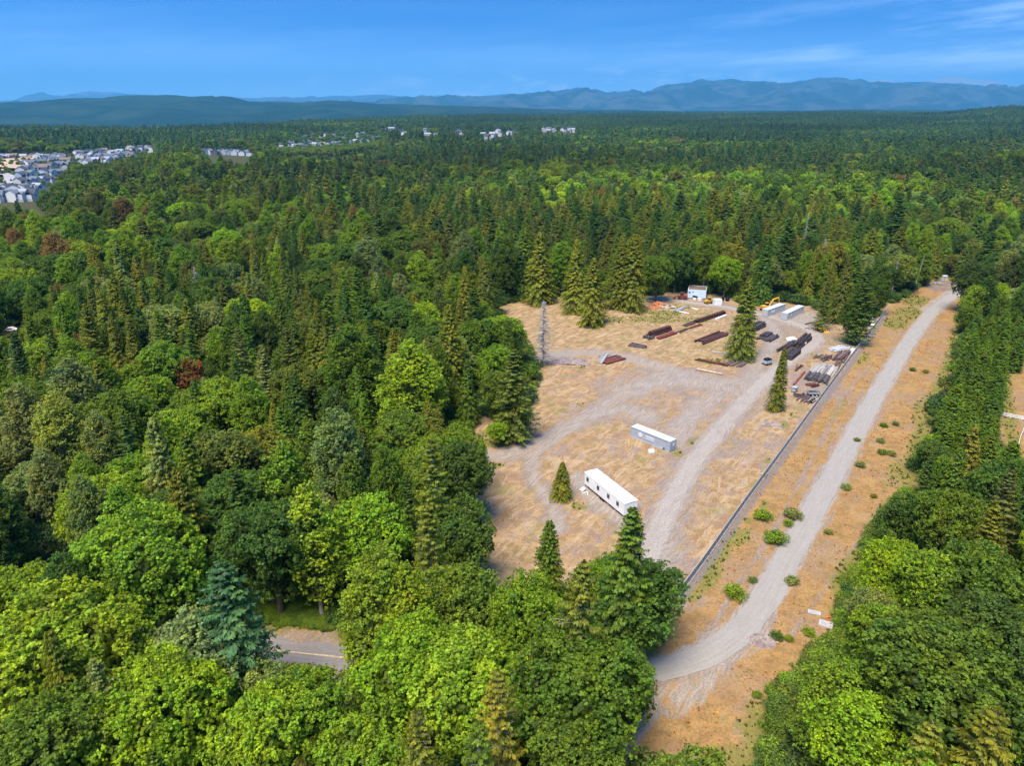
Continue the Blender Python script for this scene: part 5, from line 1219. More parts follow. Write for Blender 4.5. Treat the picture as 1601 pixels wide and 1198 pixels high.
K('steel_stack', 'beam stack', 'dark beams fanned out left of the tall yard conifer', (1102, 539), (1141, 523), 6, 1, .5, .5, M_RUST, (.8, .75, .75), .25, 1.5, .15, 9, 'steel_beam')
K('pale_beam', 'beam', 'flat grey white slab in the grass left of the tall yard conifer', (1112, 551), (1141, 555), 1, 1, 1.1, .3, M_PALEW, (1.2, 1.2, 1.2), 0, 1, 0, 10)
K('steel_stack', 'beam stack', 'long rusty beams in the grass below the tall yard conifer', (1085, 563), (1139, 574), 3, 1, .4, .4, M_RUST, (1.5, 1, .9), .2, 1.3, .1, 11, 'steel_beam')
K('timber_pile', 'timber pile', 'grey brown timbers side by side under the tall yard conifer', (1131, 571), (1147, 561), 8, 1, .5, .35, M_TIMBER, (1.8, 1.6, 1.5), .3, 1.35, .15, 12, away=False)
K('log', 'log', 'pale split log at the edge of the gravel below the rusty beams', (1089, 579), (1133, 588), 2, 1, .5, .45, M_PALEW, (1.1, .9, .75), .2, 1.1, .15, 13, round_=True)
K('timber_pile', 'timber pile', 'small dark timber pile at the left end of the long row', (980, 541), (1009, 546.5), 6, 1, .42, .35, M_TIMBER, (1.3, 1.2, 1.2), .4, 1.35, .2, 14)
K('pale_beam', 'beam', 'two thick whitish beams on the gravel left of the rusty bundle', (932, 569), (944, 555), 2, 1, .85, .6, M_PALEW, (1.3, 1.35, 1.45), .2, 1.15, .1, 15, away=False)
K('steel_stack', 'beam stack', 'rusty bundle of short beams on the gravel right of two whitish beams', (949, 571), (978, 562), 6, 1, .55, .5, M_RUST, (1.6, 1.1, 1.0), .15, 1.2, .12, 16, 'steel_beam')
K('timber_pile', 'timber pile', 'pale crossed boards behind the rusty bundle', (940, 560), (962, 556), 3, 1, .3, .2, M_PALEW, (.9, .85, .8), .6, 1.8, .2, 17)
K('pale_beam', 'beam', 'whitish beam lying at the foot of the lone broad cedar', (931, 508), (950, 502.5), 2, 1, .7, .55, M_PALEW, (1.2, 1.2, 1.25), .1, 1.1, .1, 18)
K('steel_stack', 'beam stack', 'grey steel channel sloping across the green grass', (1059, 489), (1076, 480), 3, 1, .5, .4, M_GALV, (1, 1, 1), .2, 1.3, .1, 19, 'steel_beam')
K('pale_beam', 'beam', 'white bent bar in the green grass below the grey channel', (1061, 488), (1077, 491), 1, 1, .4, .3, M_WHITE, (1, 1, 1), 0, 1, 0, 20)
K('pale_beam', 'beam', 'short white bar in the green grass right of the grey channel', (1081, 482), (1091, 485), 1, 1, .4, .3, M_WHITE, (1, 1, 1), 0, 1, 0, 21)
K('steel_stack', 'beam stack', 'high dark stack right behind the tall yard conifer', (1180, 520), (1200, 510), 7, 3, .5, .5, M_TIMBER, (.8, .8, .9), .2, 1.1, .12, 22, away=True)
K('steel_stack', 'beam stack', 'low dark stack in front of the high dark one by the conifer', (1183, 531), (1198, 522), 8, 1, .55, .55, M_TIMBER, (1, 1, 1.1), .25, 1.15, .2, 23, away=False)
K('steel_stack', 'beam stack', 'dark rounded bundle at the right end by the loop road', (1199, 531), (1210, 525), 5, 2, .6, .55, M_TIMBER, (.7, .7, .75), .25, 1.05, .1, 24)
K('steel_stack', 'beam stack', 'dark high stack inside the loop of the track', (1234, 545), (1256, 527.5), 5, 3, .6, .6, M_TIMBER, (.7, .65, .65), .15, 1.1, .12, 25, away=False)
K('steel_stack', 'beam stack', 'dark sloping beams left in the stack inside the loop', (1229, 553), (1249, 536), 4, 2, .6, .5, M_TIMBER, (.9, .8, .8), .3, 1.15, .15, 26, away=True)
K('steel_stack', 'beam stack', 'big dark box beam at the near end inside the loop', (1238, 564), (1252, 553), 1, 1, 1.9, 1.4, M_TIMBER, (1.1, 1.05, 1.15), 0, 1, 0, 27)
K('steel_stack', 'beam stack', 'narrower brown box beam beside the big dark one', (1229.5, 559), (1243, 548), 1, 1, 1.4, 1.1, M_TIMBER, (1.5, 1.2, 1.1), 0, 1, 0, 28)
K('pale_beam', 'slab', 'upright pale slab at the right side inside the loop', (1259, 541), (1262, 531), 2, 1, .9, .7, M_PALEW, (1.2, 1.2, 1.3), .1, 1.1, .1, 29)
K('pale_beam', 'slab', 'whitish slab in the middle of the loop stacks', (1246, 549), (1254, 543), 3, 1, .7, .4, M_PALEW, (1.4, 1.4, 1.5), .4, 1.2, .1, 30)
x, y = G(1238, 534)
def lumpy(name, mat, sz, seed, n=160, parent=None, loc=None):
    r = random.Random(seed); bm = bmesh.new(); bmesh.ops.create_icosphere(bm, subdivisions=3, radius=1)
    ph = [r.uniform(0, 6.28) for _ in range(9)]
    for v in bm.verts:
        c = v.co; k = 1 + .16 * sin(c.x * 4 + ph[0] + 2 * c.y) + .13 * sin(c.y * 6 + ph[1]) + .09 * sin(c.z * 7 + c.x * 5 + ph[2]) + r.uniform(-.07, .07)
        v.co = (c.x * sz[0] * k, c.y * sz[1] * k, max(-.05, c.z * sz[2] * k))
    m = bpy.data.meshes.new(name); bm.to_mesh(m); bm.free(); m.materials.append(mat); return link(name, m, parent, loc)
M_TARP = mat_plain('pale_tarpaulin', (.70, .74, .80), .5, .15, 1.5, bump=.5)
tag(lumpy('tarpaulin_heap', M_TARP, (2.0, 1.6, 1.5), 3, loc=(x, y, 0)), 'bright white bluish tarpaulin heap at the far end inside the loop', 'tarpaulin')
x, y = G(1199, 570); t = thing('steel_box', 'pale steel box just left of the slim columnar conifer', 'box', (x, y, 0), .5)
MB().box((0, 0, 1.0), (2.6, 1.7, .9)).build('body', M_GREYC, t); MB().prism([(-1.1, 1.45), (-.7, 2.0), (.9, 2.0), (1.2, 1.45)], -.75, .75).build('hood', M_PALEW, t)
for dx in (-.9, .9):
    for sy in (-.8, .8): MB().tube([(dx, sy - .1, .35), (dx, sy + .1, .35)], .35, 10).build('wheel', M_BLACK, t)
# along the fence
K('timber_pile', 'timber pile', 'neat layer of pale grey sleepers by the fence', (1264, 583), (1276, 569), 10, 1, .62, .45, M_PALEW, (1.2, 1.17, 1.12), .12, 1.1, .12, 40, away=False, skew=.0)
K('timber_pile', 'timber pile', 'second row of pale grey sleepers touching the dark ones', (1286, 582), (1296, 571), 3, 1, .62, .40, M_PALEW, (1.1, 1.07, 1.0), .2, 1.15, .2, 41, away=False)
K('timber_pile', 'timber pile', 'dark grey sleepers just below the pale ones by the fence', (1255, 594), (1264, 584), 10, 2, .58, .42, M_TIMBER, (1.3, 1.3, 1.4), .25, 1.15, .2, 42, away=False)
K('steel_beam', 'beam', 'single long reddish beam left of the dark sleepers', (1242, 603), (1259, 583), 1, 1, .5, .5, M_RUST, (2.6, 1.6, 1.5), 0, 1, 0, 43)
K('timber_pile', 'timber pile', 'brown beams with pale ends up the fence line', (1299, 564), (1312, 549), 6, 2, .5, .42, M_TIMBER, (2.0, 1.6, 1.5), .35, 1.2, .2, 44, away=False)
K('timber_pile', 'timber pile', 'mixed brown planks against the fence below the brown beams', (1301, 575), (1310, 563), 3, 1, .45, .4, M_TIMBER, (2.2, 1.7, 1.6), .4, 1.35, .2, 45, away=False)
K('timber_pile', 'timber pile', 'dark purple brown planks between brown beams and fence', (1313, 560), (1322, 549), 3, 1, .5, .4, M_RUST, (1.5, 1.2, 1.3), .3, 1.25, .2, 46, away=False)
K('pipe_stack', 'pipe stack', 'white pipes and sheets heaped against the fence', (1305, 551), (1330, 546), 7, 2, .35, .35, M_CROOF, (1, 1, 1), .6, 1.4, .3, 47, piece='pipe', round_=True)
K('pale_beam', 'sheet', 'white sheet leaning at the fence right of the white pipes', (1325, 553), (1332, 545), 1, 1, 1.2, .3, M_CROOF, (1, 1, 1), .1, 1.1, .1, 48, away=False)
K('timber_pile', 'timber pile', 'yellowish plank lying under the big fir', (1311, 537), (1334, 544), 1, 1, .7, .25, M_PALEW, (1.2, .95, .6), 0, 1, 0, 49)
K('timber_pile', 'timber pile', 'grey trusses lying behind the yellow loader', (1277, 511), (1303, 501), 6, 1, .35, .4, M_TIMBER, (1.8, 1.9, 2.2), .5, 1.7, .2, 50)
K('timber_pile', 'timber pile', 'pale boards scattered left of the yellow loader', (1263, 516), (1276, 512), 3, 1, .3, .2, M_PALEW, (1, .9, .85), .6, 1.7, .3, 51)
K('steel_stack', 'beam stack', 'grey frames in the last yard corner behind the big fir', (1352, 512), (1376, 498), 6, 1, .4, .4, M_GALV, (1, 1, 1), .5, 1.6, .2, 52)
K('pale_beam', 'sheet', 'white sheets in the last yard corner by the fence', (1362, 515), (1370, 508), 2, 1, .9, .3, M_WHITE, (1, 1, 1), .3, 1.2, .2, 53)
K('timber_pile', 'timber pile', 'rust brown frame pile left of the utility trailer', (1243, 627), (1254, 616), 9, 1, .3, .35, M_TIMBER, (1.9, 1.5, 1.4), .4, 1.5, .2, 54, away=False)
K('timber_pile', 'timber pile', 'dark cross members lying over the rust brown frame pile', (1240, 621), (1262, 624), 3, 1, .3, .55, M_TIMBER, (1, .9, .9), .3, 2.2, .2, 55)
K('timber_pile', 'timber pile', 'rusty scrap just behind the utility trailer', (1268, 606), (1281, 604), 4, 1, .4, .5, M_RUST, (1.4, 1, .9), .6, 1.3, .3, 56)
K('timber_pile', 'timber pile', 'brown jumble of offcuts between the sleepers and the brown beams', (1292, 566), (1303, 560), 5, 2, .4, .35, M_TIMBER, (2.2, 1.7, 1.5), .7, 1.4, .35, 61)
K('timber_pile', 'timber pile', 'thin dark laths on bare soil uphill of the pale sleepers', (1277, 563), (1290, 556), 4, 1, .25, .2, M_TIMBER, (1.4, 1.2, 1.1), .8, 2.2, .35, 62)
K('steel_stack', 'beam stack', 'short rusty channels by the track across from the sleepers', (1246, 582), (1254, 572), 3, 1, .3, .3, M_RUST, (1.3, 1, 1), .5, 1.6, .25, 63, 'steel_beam')
# utility trailer with white wheels
x, y = G(1271, 619); t = thing('utility_trailer', 'pale metal utility trailer with white wheels near the fence', 'trailer', (x, y, 0), .02)
MB().box((0, 0, .75), (3.2, 1.7, .12)).build('deck', M_DARK, t)
for sy in (-.82, .82): MB().box((0, sy, 1.1), (3.2, .06, .62)).build('side_panel', M_GALV, t)
for sx_ in (-1.58, 1.58): MB().box((sx_, 0, 1.1), (.06, 1.58, .62)).build('end_panel', M_GALV, t)
for dx in (-.55, .55):
    for sy in (-.98, .98): w = MB().tube([(dx, sy - .11, .38), (dx, sy + .11, .38)], .38, 14).build('wheel', M_BLACK, t); MB().tube([(dx, sy - .13, .38), (dx, sy + .13, .38)], .22, 10).build('rim', M_WHITE, w)
MB().box((-2.2, 0, .6), (1.3, .1, .1)).build('tow_bar', M_DARK, t)
for i in range(4): MB().box((-.9 + .6 * i, .1, 1.0), (.4, 1.2, .4), rz=.2 * i).build('load_block', M_RUST, t)
x, y = G(1270, 628); t = thing('small_boat', 'small pale open dinghy lying against the fence', 'boat', (x, y, 0), radians(48))
MB().raw([(-1.7, -.55, .55), (-1.7, .55, .55), (1.0, .6, .55), (1.0, -.6, .55), (2.1, 0, .65), (-1.6, -.35, .05), (-1.6, .35, .05), (.9, .38, .05), (.9, -.38, .05), (1.7, 0, .15)], [(0, 5, 6, 1), (1, 6, 7, 2), (2, 7, 9, 4), (4, 9, 8, 3), (3, 8, 5, 0), (5, 8, 9, 7, 6)]).build('hull', M_PALEW, t)
for q in (-1.0, .2): MB().box((q, 0, .42), (.25, 1.0, .05)).build('bench', M_PALEW, t)
for s_ in (-1, 1): MB().tube([(-1.7, s_ * .55, .57), (1.0, s_ * .6, .57), (2.1, 0, .67)], .05, 5).build('gunwale', M_WHITE, t)
x, y = G(1242, 613); t = thing('generator', 'grey generator frame beside the slim conifer foot', 'generator', (x, y, 0), .9); MB().box((0, 0, .7), (1.4, .9, .8)).build('housing', M_GREYC, t)
for dx in (-.8, .8):
    for sy in (-.55, .55): MB().tube([(dx, sy, 0), (dx, sy, 1.5)], .05, 5).build('frame_post', M_DARK, t)
MB().box((0, 0, 1.5), (1.7, 1.2, .06)).build('canopy', M_GREYC, t)
# heaps and rubble
def heap(name, cat, label, px, py, sz, mat, seed, chunks=0, cm=None):
    x, y = G(px, py); t = thing(name, label, cat, (x, y, 0), 0); lumpy('mound', mat, sz, seed, parent=t); r = random.Random(seed)
    ch = [MB().raw([(-.3, -.2, 0), (.3, -.25, 0), (.25, .25, 0), (-.25, .2, 0), (-.2, -.1, .3), (.2, -.15, .25), (.15, .15, .35), (-.15, .1, .25)], [(0, 1, 2, 3), (4, 5, 6, 7), (0, 1, 5, 4), (1, 2, 6, 5), (2, 3, 7, 6), (3, 0, 4, 7)]).mesh('chunk', cm or mat) for _ in range(2)]
    for i in range(chunks):
        a_ = r.uniform(0, 6.28); d_ = r.random() ** .5 * 1.05; o = link('chunk', r.choice(ch), t, (cos(a_) * sz[0] * d_, sin(a_) * sz[1] * d_, max(0, sz[2] * (1 - d_) * .95)), r.uniform(0, 6)); k = r.uniform(.3, .95); o.scale = (k, k, k)
    return t
heap('gravel_mound', 'mound', 'low purplish gravel mound by the grey dead tree', 893, 566, (6.2, 3.6, .7), M_HEAP, 1, 40, M_ROCK)
heap('gravel_mound', 'mound', 'small flat gravel mound below the slim columnar conifer', 1204, 664, (2.7, 1.5, .35), M_HEAP, 2, 20, M_ROCK)
heap('rubble_heap', 'rubble', 'orange brick rubble heap left of the pale blue cabin', 1030, 477, (2.8, 2.0, 1.2), M_ORDEB, 3, 60, M_ORDEB)
heap('rubble_heap', 'rubble', 'smaller orange rubble heap by the twin cedars', 1021, 482, (2.0, 1.4, .6), M_ORDEB, 4, 30, M_ORANGE)
heap('rubble_heap', 'rubble', 'brown soil and debris heap behind the orange rubble', 1018, 471, (3.5, 2.0, .7), M_HEAP, 5, 25, M_RUST)
heap('rubble_heap', 'rubble', 'whitish rubble heap right of the orange rubble', 1045, 480, (2.8, 1.9, .5), M_ROCK, 6, 40, M_PALEW)
heap('gravel_mound', 'mound', 'rocky grey patch on the right verge where the path bends', 1194, 1002, (2.3, 1.6, .08), M_HEAP, 7, 30, M_ROCK)
heap('brush_heap', 'brush heap', 'grey heap of dead brush at the lower end of the fence', 1046, 912, (2.2, 2.6, .7), M_HEAP, 8, 30, M_DEAD)
for i, (a_, b_, s_) in enumerate([(1001, 1102, .62), (1003, 1109, .5)]):
    x, y = G(a_, b_); tag(lumpy('boulder', M_ROCK, (s_, s_ * .8, s_ * .7), 20 + i, loc=(x, y, 0)), ['upper of two round boulders beside the dirt apron', 'lower of two round boulders beside the dirt apron'][i], 'boulder')

# ------------------------------------------------------------------ valve station at the head of the corridor
M_BOLL = mat_plain('yellow_bollard_paint', (.75, .42, .04), .5, .1, 3)
def bollard(px, py, label, h=1.1):
    x, y = G(px, py); t = thing('bollard', label, 'bollard', (x, y, 0), 0, 'yellow bollards round the valve station'); MB().tube([(0, 0, 0), (0, 0, h), (0, 0, h + .06)], [.14, .14, .06], 10).build('pipe', M_BOLL, t); MB().tube([(0, 0, 0), (0, 0, .05)], .24, 10).build('footing', M_CONC, t)
for q in [(1453, 445), (1457, 442), (1460, 440.5), (1468, 437), (1482, 440.5), (1497, 449), (1490, 450)]: bollard(q[0], q[1], 'yellow bollard post at the gravel pad of the valve station')
for i, (a_, b_) in enumerate([(1463, 450), (1473, 452), (1484, 452.5)]):
    x, y = G(a_, b_); t = thing('hoop_barrier', 'yellow hoop barrier at the near edge of the valve station, %s' % ['left', 'middle', 'right'][i], 'barrier', (x, y, 0), .1, 'hoop barriers of the valve station')
    for s_ in (-.6, .6): MB().tube([(s_, 0, 0), (s_, 0, 1.0)], .07, 6).build('leg', M_BOLL, t)
    MB().tube([(-.6, 0, 1.0), (.6, 0, 1.0)], .07, 6).build('top_bar', M_BOLL, t)
x, y = G(1465, 445); t = thing('valve_manifold', 'grey pipe manifold with blue valves on the dark gravel pad', 'pipework', (x, y, 0), .1)
M_BLUEV = mat_plain('blue_valve_paint', (.25, .33, .45), .5, .1, 3)
for i, yy in enumerate((-1.2, 0, 1.2)): MB().tube([(-2.2, yy, 0), (-2.0, yy, .7), (2.0, yy, .7), (2.2, yy, 0)], .16, 8).build('pipe', M_GALV, t)
for i, (xx, yy) in enumerate([(-1, -1.2), (0, 0), (1, 1.2), (-1, 1.2)]): v = MB().box((xx, yy, .85), (.5, .5, .5)).build('valve', M_BLUEV, t); MB().tube([(xx, yy, 1.1), (xx, yy, 1.5)], .04, 5).tube([(xx, yy, 1.45), (xx, yy, 1.5)], .25, 10).build('hand_wheel', M_BLUEV, v)
x, y = G(1487, 449); t = thing('pipe_valve', 'dark pipe loop on the right of the valve station pad', 'pipework', (x, y, 0), 0); MB().tube([(-1.5, 0, 0), (-1.3, 0, .9), (1.3, 0, .9), (1.5, 0, 0)], .2, 8).build('pipe', M_GREYC, t); MB().box((0, 0, 1.0), (.5, .5, .5)).build('valve', M_BLUEV, t)
x, y = G(1476, 438); t = thing('control_cabinet', 'pale green control cabinet behind the valve station', 'cabinet', (x, y, 0), .2); MB().box((0, 0, 1.1), (2.2, 1.2, 1.8)).build('body', mat_plain('pale_green_paint', (.45, .55, .48), .5, .1, 3), t); MB().box((0, 0, 2.06), (2.4, 1.4, .1)).build('roof', M_WHITE, t); MB().box((-.4, -.62, 1.1), (.9, .04, 1.5)).build('door', M_GALV, t); MB().box((0, 0, .1), (2.5, 1.5, .2)).build('base', M_CONC, t)
x, y = G(1527, 440); t = thing('white_hut', 'small white box at the far fork of the track', 'box', (x, y, 0), .1); MB().box((0, 0, .5), (2.0, 1.2, .9)).build('body', M_WHITE, t); MB().box((0, 0, 1.0), (2.2, 1.4, .1)).build('lid', M_WHITE, t)
K('steel_rail', 'rail', 'low pale steel rail running right from the valve station', (1486, 436), (1516, 439), 1, 1, .2, .5, M_PALEW, (1, 1, 1), 0, 1, 0, 60)

# concrete pads and marker posts
x, y = G(1273, 959); t = thing('concrete_pad', 'upper rectangular concrete cover slab in the right verge', 'slab', (x, y, 0), -.35); MB().box((0, 0, .08), (1.9, .9, .16)).build('slab', M_CONC, t); MB().box((0, 0, .17), (1.2, .5, .03)).build('hatch', M_GALV, t)
x, y = G(1291, 977); t = thing('concrete_pad', 'lower square concrete pad with an orange hydrant behind it', 'slab', (x, y, 0), -.5); MB().box((0, 0, .08), (2.0, 1.5, .16)).build('slab', M_CONC, t); MB().box((-.3, 0, .17), (.9, .8, .03)).build('hatch', M_GALV, t)
x, y = G(1294, 970); t = thing('hydrant', 'small orange hydrant on the lower concrete pad', 'hydrant', (x, y, 0.1), 0); MB().tube([(0, 0, 0), (0, 0, .8), (0, 0, .95)], [.16, .16, .05], 10).build('barrel', M_ORANGE, t); MB().tube([(-.3, 0, .55), (.3, 0, .55)], .09, 8).build('outlet', M_BOLL, t); MB().tube([(0, 0, 0), (0, 0, .08)], .26, 10).build('flange', M_ORANGE, t)
for (a_, b_, lb) in [(1120, 1124, 'yellow marker post in the orange grass near the dirt apron'), (1247, 1195, 'yellow marker post at the bottom edge in the green grass')]:
    x, y = G(a_, b_); t = thing('marker_post', lb, 'post', (x, y, 0)); MB().tube([(0, 0, 0), (0, 0, 1.0)], .07, 8).build('post', M_BOLL, t); MB().box((0, -.02, .95), (.2, .12, .35)).build('marker_head', M_BOLL, t)
x, y = G(481, 1078); t = thing('timber_post', 'dark brown timber post beside the paved road', 'post', (x, y, 0)); MB().tube([(0, 0, 0), (0, 0, 3.6)], [.16, .13], 8).build('shaft', M_BARK, t); MB().tube([(0, 0, 3.6), (0, 0, 3.66)], [.17, .10], 8).build('cap', M_BARK, t)

# pasture fences at the right edge
def board_fence(pts, label, post=2.4):
    t = thing('board_fence', label, 'fence'); P = GP(pts); cur = np.array(P[0]); pm = MB().box((0, 0, .6), (.14, .14, 1.3)).mesh('post', M_WHITE); bmh = MB().box((post / 2, 0, 0), (post - .02, .05, .18)).mesh('board', M_WHITE)
    for q in P[1:]:
        q = np.array(q)
        while np.linalg.norm(q - cur) >= post:
            d = (q - cur) / np.linalg.norm(q - cur); a_ = atan2(d[1], d[0]); link('post', pm, t, (cur[0], cur[1], 0), a_)
            for zz in (.35, .7, 1.05): link('board', bmh, t, (cur[0], cur[1], zz), a_)
            cur = cur + d * post
    return t
board_fence([(1562, 650), (1601, 658), (1680, 675)], 'white three board fence crossing the pasture at the right edge')
board_fence([(1572, 566), (1601, 556), (1660, 540)], 'white fence at the top of the pasture by the hedge')
board_fence([(1601, 672), (1593, 690), (1588, 712), (1584, 735)], 'curved pale fence down the lower pasture at the right edge')
x, y = G(1592, 560); t = thing('water_trough', 'white water trough by the upper pasture fence', 'trough', (x, y, 0)); MB().box((0, 0, .35), (1.8, .8, .6)).build('basin', M_WHITE, t); MB().box((0, 0, .66), (1.6, .6, .03)).build('water_surface', M_GLASS, t)

# ------------------------------------------------------------------ dead trees
def snag(px, py, H, label, seed, Rb=2.2, nb=120, b=True, mat=M_DEAD, lean=0.0, up=.0):
    r = random.Random(seed); x, y = G(px, py) if b else G(px, py, H); t = thing('dead_tree', label, 'dead tree', (x, y, 0), r.uniform(0, 6)); t.rotation_euler[0] = lean
    MB().tube([(0, 0, -.3), (.05, 0, H * .4), (0, .05, H)], [.28, .17, .03], 7).build('trunk', mat, t); m = MB()
    for i in range(nb):
        h = H * (.12 + .86 * i / nb); a_ = r.uniform(0, 6.28); l = Rb * (1 - h / H) ** .6 * r.uniform(.4, 1.1) + .2; e = r.uniform(-.35, .05) + up
        m.tube([(0, 0, h), (cos(a_) * l * .5, sin(a_) * l * .5, h + e * l * .35), (cos(a_ + .15) * l, sin(a_ + .15) * l, h + e * l)], [.09, .06, .02], 4, False)
        for q in range(3): s_ = r.uniform(.4, .95); b_ = a_ + r.choice((-.9, .9)); m.tube([(cos(a_) * l * s_, sin(a_) * l * s_, h + e * l * s_), (cos(a_) * l * s_ + cos(b_) * l * .3, sin(a_) * l * s_ + sin(b_) * l * .3, h + e * l * s_ - .05)], [.045, .02], 3, False)
    m.build('branches', mat, t); return t
snag(849, 572, 21, 'tall grey dead conifer, bare branches, at the left edge of the dry clearing', 1, 4.2, 300)
snag(521, 1042, 10, 'bare white dead tree beside the paved road', 2, 2.4, 26, False, M_PALEBARK, up=.9)
snag(250, 640, 18, 'bare grey dead tree in the dark gap of the left wood', 3, 2.6, 40, False)
snag(302, 415, 20, 'grey dead fir in the left wood behind the rusty tree', 4, 2.8, 110, False)
snag(1292, 372, 24, 'bare pale dead fir behind the sparse pine', 5, 3.0, 90, False)
snag(1405, 402, 17, 'whitish bare trunk at the forest rim above the corridor head', 6, 1.5, 40, False, M_PALEBARK, up=.5)
snag(1441, 398, 16, 'leaning bare trunk behind the valve station', 7, 1.0, 16, False, M_PALEBARK, .12)
snag(1570, 725, 14, 'bare branching dead tree by the pasture fence', 8, 3.0, 60, False, M_PALEBARK, up=.4)
snag(1265, 330, 30, 'tall thin brown dead fir behind the towering spruce', 9, 2.0, 70, False)

# ------------------------------------------------------------------ parked car at the far left
x, y = G(18, 518)
t = thing('parked_car', 'small white car parked on bare ground at the far left edge', 'car', (x, y, 0), .2)
MB().prism([(-2.2, .35), (-2.25, .85), (-1.5, 1.0), (-.9, 1.45), (.6, 1.48), (1.2, 1.0), (2.1, .85), (2.2, .4)], -.88, .88).build('body', M_WHITE, t)
for s_ in (-.89, .89): MB().box((-.15, s_, 1.2), (1.6, .03, .32)).build('side_window', M_GLASS, t)
for dx in (-1.35, 1.35):
    for sy in (-.85, .85): MB().tube([(dx, sy - .1, .33), (dx, sy + .1, .33)], .33, 12).build('wheel', M_BLACK, t)

# ------------------------------------------------------------------ far houses
def house_meshes(w, d, h, pitch, two):
    m = MB().box((0, 0, h / 2 - 1), (w, d, h + 2)); m.raw([(-w / 2, -d / 2, h), (-w / 2, d / 2, h), (-w / 2, 0, h + d / 2 * pitch), (w / 2, -d / 2, h), (w / 2, d / 2, h), (w / 2, 0, h + d / 2 * pitch)], [(0, 1, 2), (3, 4, 5)])
    if two: m.box((w * .22, -d / 2 - 1.4, h * .45 - .5), (w * .42, 2.8, h * .9)); 
    e = .5; rr = MB(); z = h + .06
    rr.raw([(-w / 2 - e, -d / 2 - e, z - e * pitch), (w / 2 + e, -d / 2 - e, z - e * pitch), (w / 2 + e, 0, z + d / 2 * pitch), (-w / 2 - e, 0, z + d / 2 * pitch), (-w / 2 - e, d / 2 + e, z - e * pitch), (w / 2 + e, d / 2 + e, z - e * pitch)], [(0, 1, 2, 3), (3, 2, 5, 4)])
    if two:
        gx = w * .22; gw = w * .25; zz = h * .9 + .05
        rr.raw([(gx - gw, -d / 2 - 3.1, zz - .3), (gx, -d / 2 - 3.1, zz + gw * .75), (gx + gw, -d / 2 - 3.1, zz - .3), (gx - gw, -.2, zz - .3), (gx, -.2, zz + gw * .75), (gx + gw, -.2, zz - .3)], [(0, 3, 4, 1), (1, 4, 5, 2)])
    win = MB().box((0, 0, 0), (1.5, .12, 1.3)).mesh('window', M_GLASS); gd = MB().box((0, 0, 0), (w * .3, .12, 2.3)).mesh('garage_door', M_GREYL)
    return m.mesh('wall', M_WALLT), rr.mesh('roof', M_ROOFT), win, gd, w, d, h
HM = [house_meshes(13, 10, 6.2, .55, True), house_meshes(11, 9, 6.4, .75, True), house_meshes(15, 9.5, 5.8, .5, False), house_meshes(9, 11, 7.5, .45, True)]
WALLC = {'white': (.62, .62, .62), 'off-white': (.50, .48, .45), 'pale grey': (.34, .36, .39), 'tan': (.48, .36, .26), 'blue-grey': (.28, .34, .42), 'dark grey': (.12, .13, .15)}
ROOFC = {'slate grey': (.13, .14, .17), 'light grey': (.30, .31, .34), 'charcoal': (.06, .065, .08), 'brown': (.18, .13, .10)}
hr = random.Random(11)
def house(px, py, place, group, wc=None, win=True, s=1.0):
    x, y = GT(px, py); z = float(terrain(x, y)); m = HM[hr.randrange(4)]
    wc = wc or hr.choices(list(WALLC), [.5, .18, .14, .07, .06, .05])[0]; rc = hr.choices(list(ROOFC), [.42, .25, .25, .08])[0]
    t = thing('house', '%s house with %s roof %s' % (wc, rc, place), 'house', (x, y, z), hr.choice([.2, .2 + pi / 2, -.3, pi / 2 - .3]) + hr.uniform(-.15, .15), group); t.scale = (s * .95, s * .95, s)
    w = link('wall', m[0], t); w['tint'] = list(WALLC[wc]); r_ = link('roof', m[1], t); r_['tint'] = list(ROOFC[rc])
    if win:
        for (u, v) in ((-.32, .72), (-.08, .72), (-.32, .28)): link('window', m[2], t, (m[4] * u, -m[5] / 2 - .06, m[6] * v))
        for (u, v) in ((-.2, .72), (.2, .3)): link('window', m[2], t, (m[4] / 2 + .06, m[5] * u, m[6] * v), pi / 2)
        link('garage_door', m[3], t, (m[4] * .22, -m[5] / 2 - 2.86, 1.15)) if m is not HM[2] else None
def hrow(pts, n, place, group, jy=1.2, wc=None, **k):
    for i in range(n):
        f = (i + .5) / n * (len(pts) - 1); j = min(int(f), len(pts) - 2); q = f - j
        house(pts[j][0] * (1 - q) + pts[j + 1][0] * q + hr.uniform(-2, 2), pts[j][1] * (1 - q) + pts[j + 1][1] * q + hr.uniform(-jy, jy), place, group, wc, **k)
g1 = 'houses of the new estate at the far left'
hrow([(-20, 252), (30, 250), (105, 250)], 12, 'in the back row at the far left', g1)
hrow([(32, 262), (70, 257), (108, 255)], 8, 'in the second row of the far left estate', g1)
hrow([(30, 272), (70, 268), (104, 264)], 8, 'in the middle of the far left estate', g1)
hrow([(30, 283), (60, 279), (92, 274)], 7, 'near the grey road of the far left estate', g1)
hrow([(32, 294), (60, 292), (84, 288)], 6, 'in the near rows of the far left estate', g1)
hrow([(-15, 307), (15, 305), (68, 302)], 9, 'in the second nearest row at the left edge', g1, wc='white')
hrow([(-15, 316), (15, 315), (55, 312)], 7, 'in the nearest row at the left edge', g1, wc='white')
g3 = 'houses right of the gap in the far left estate'
hrow([(120, 244), (160, 241), (205, 243)], 8, 'in the upper row right of the gap', g3)
hrow([(122, 251), (165, 249), (210, 246)], 9, 'in the middle row right of the gap', g3)
hrow([(125, 259), (150, 257), (185, 253)], 7, 'in the lower row right of the gap', g3)
hrow([(198, 238), (232, 234)], 4, 'at the right tip of the far left estate', g3)
g2 = 'houses of the distant estate on the centre left'
hrow([(320, 242), (395, 243)], 12, 'in the thin row left of the distant estate', g2, .8, win=False)
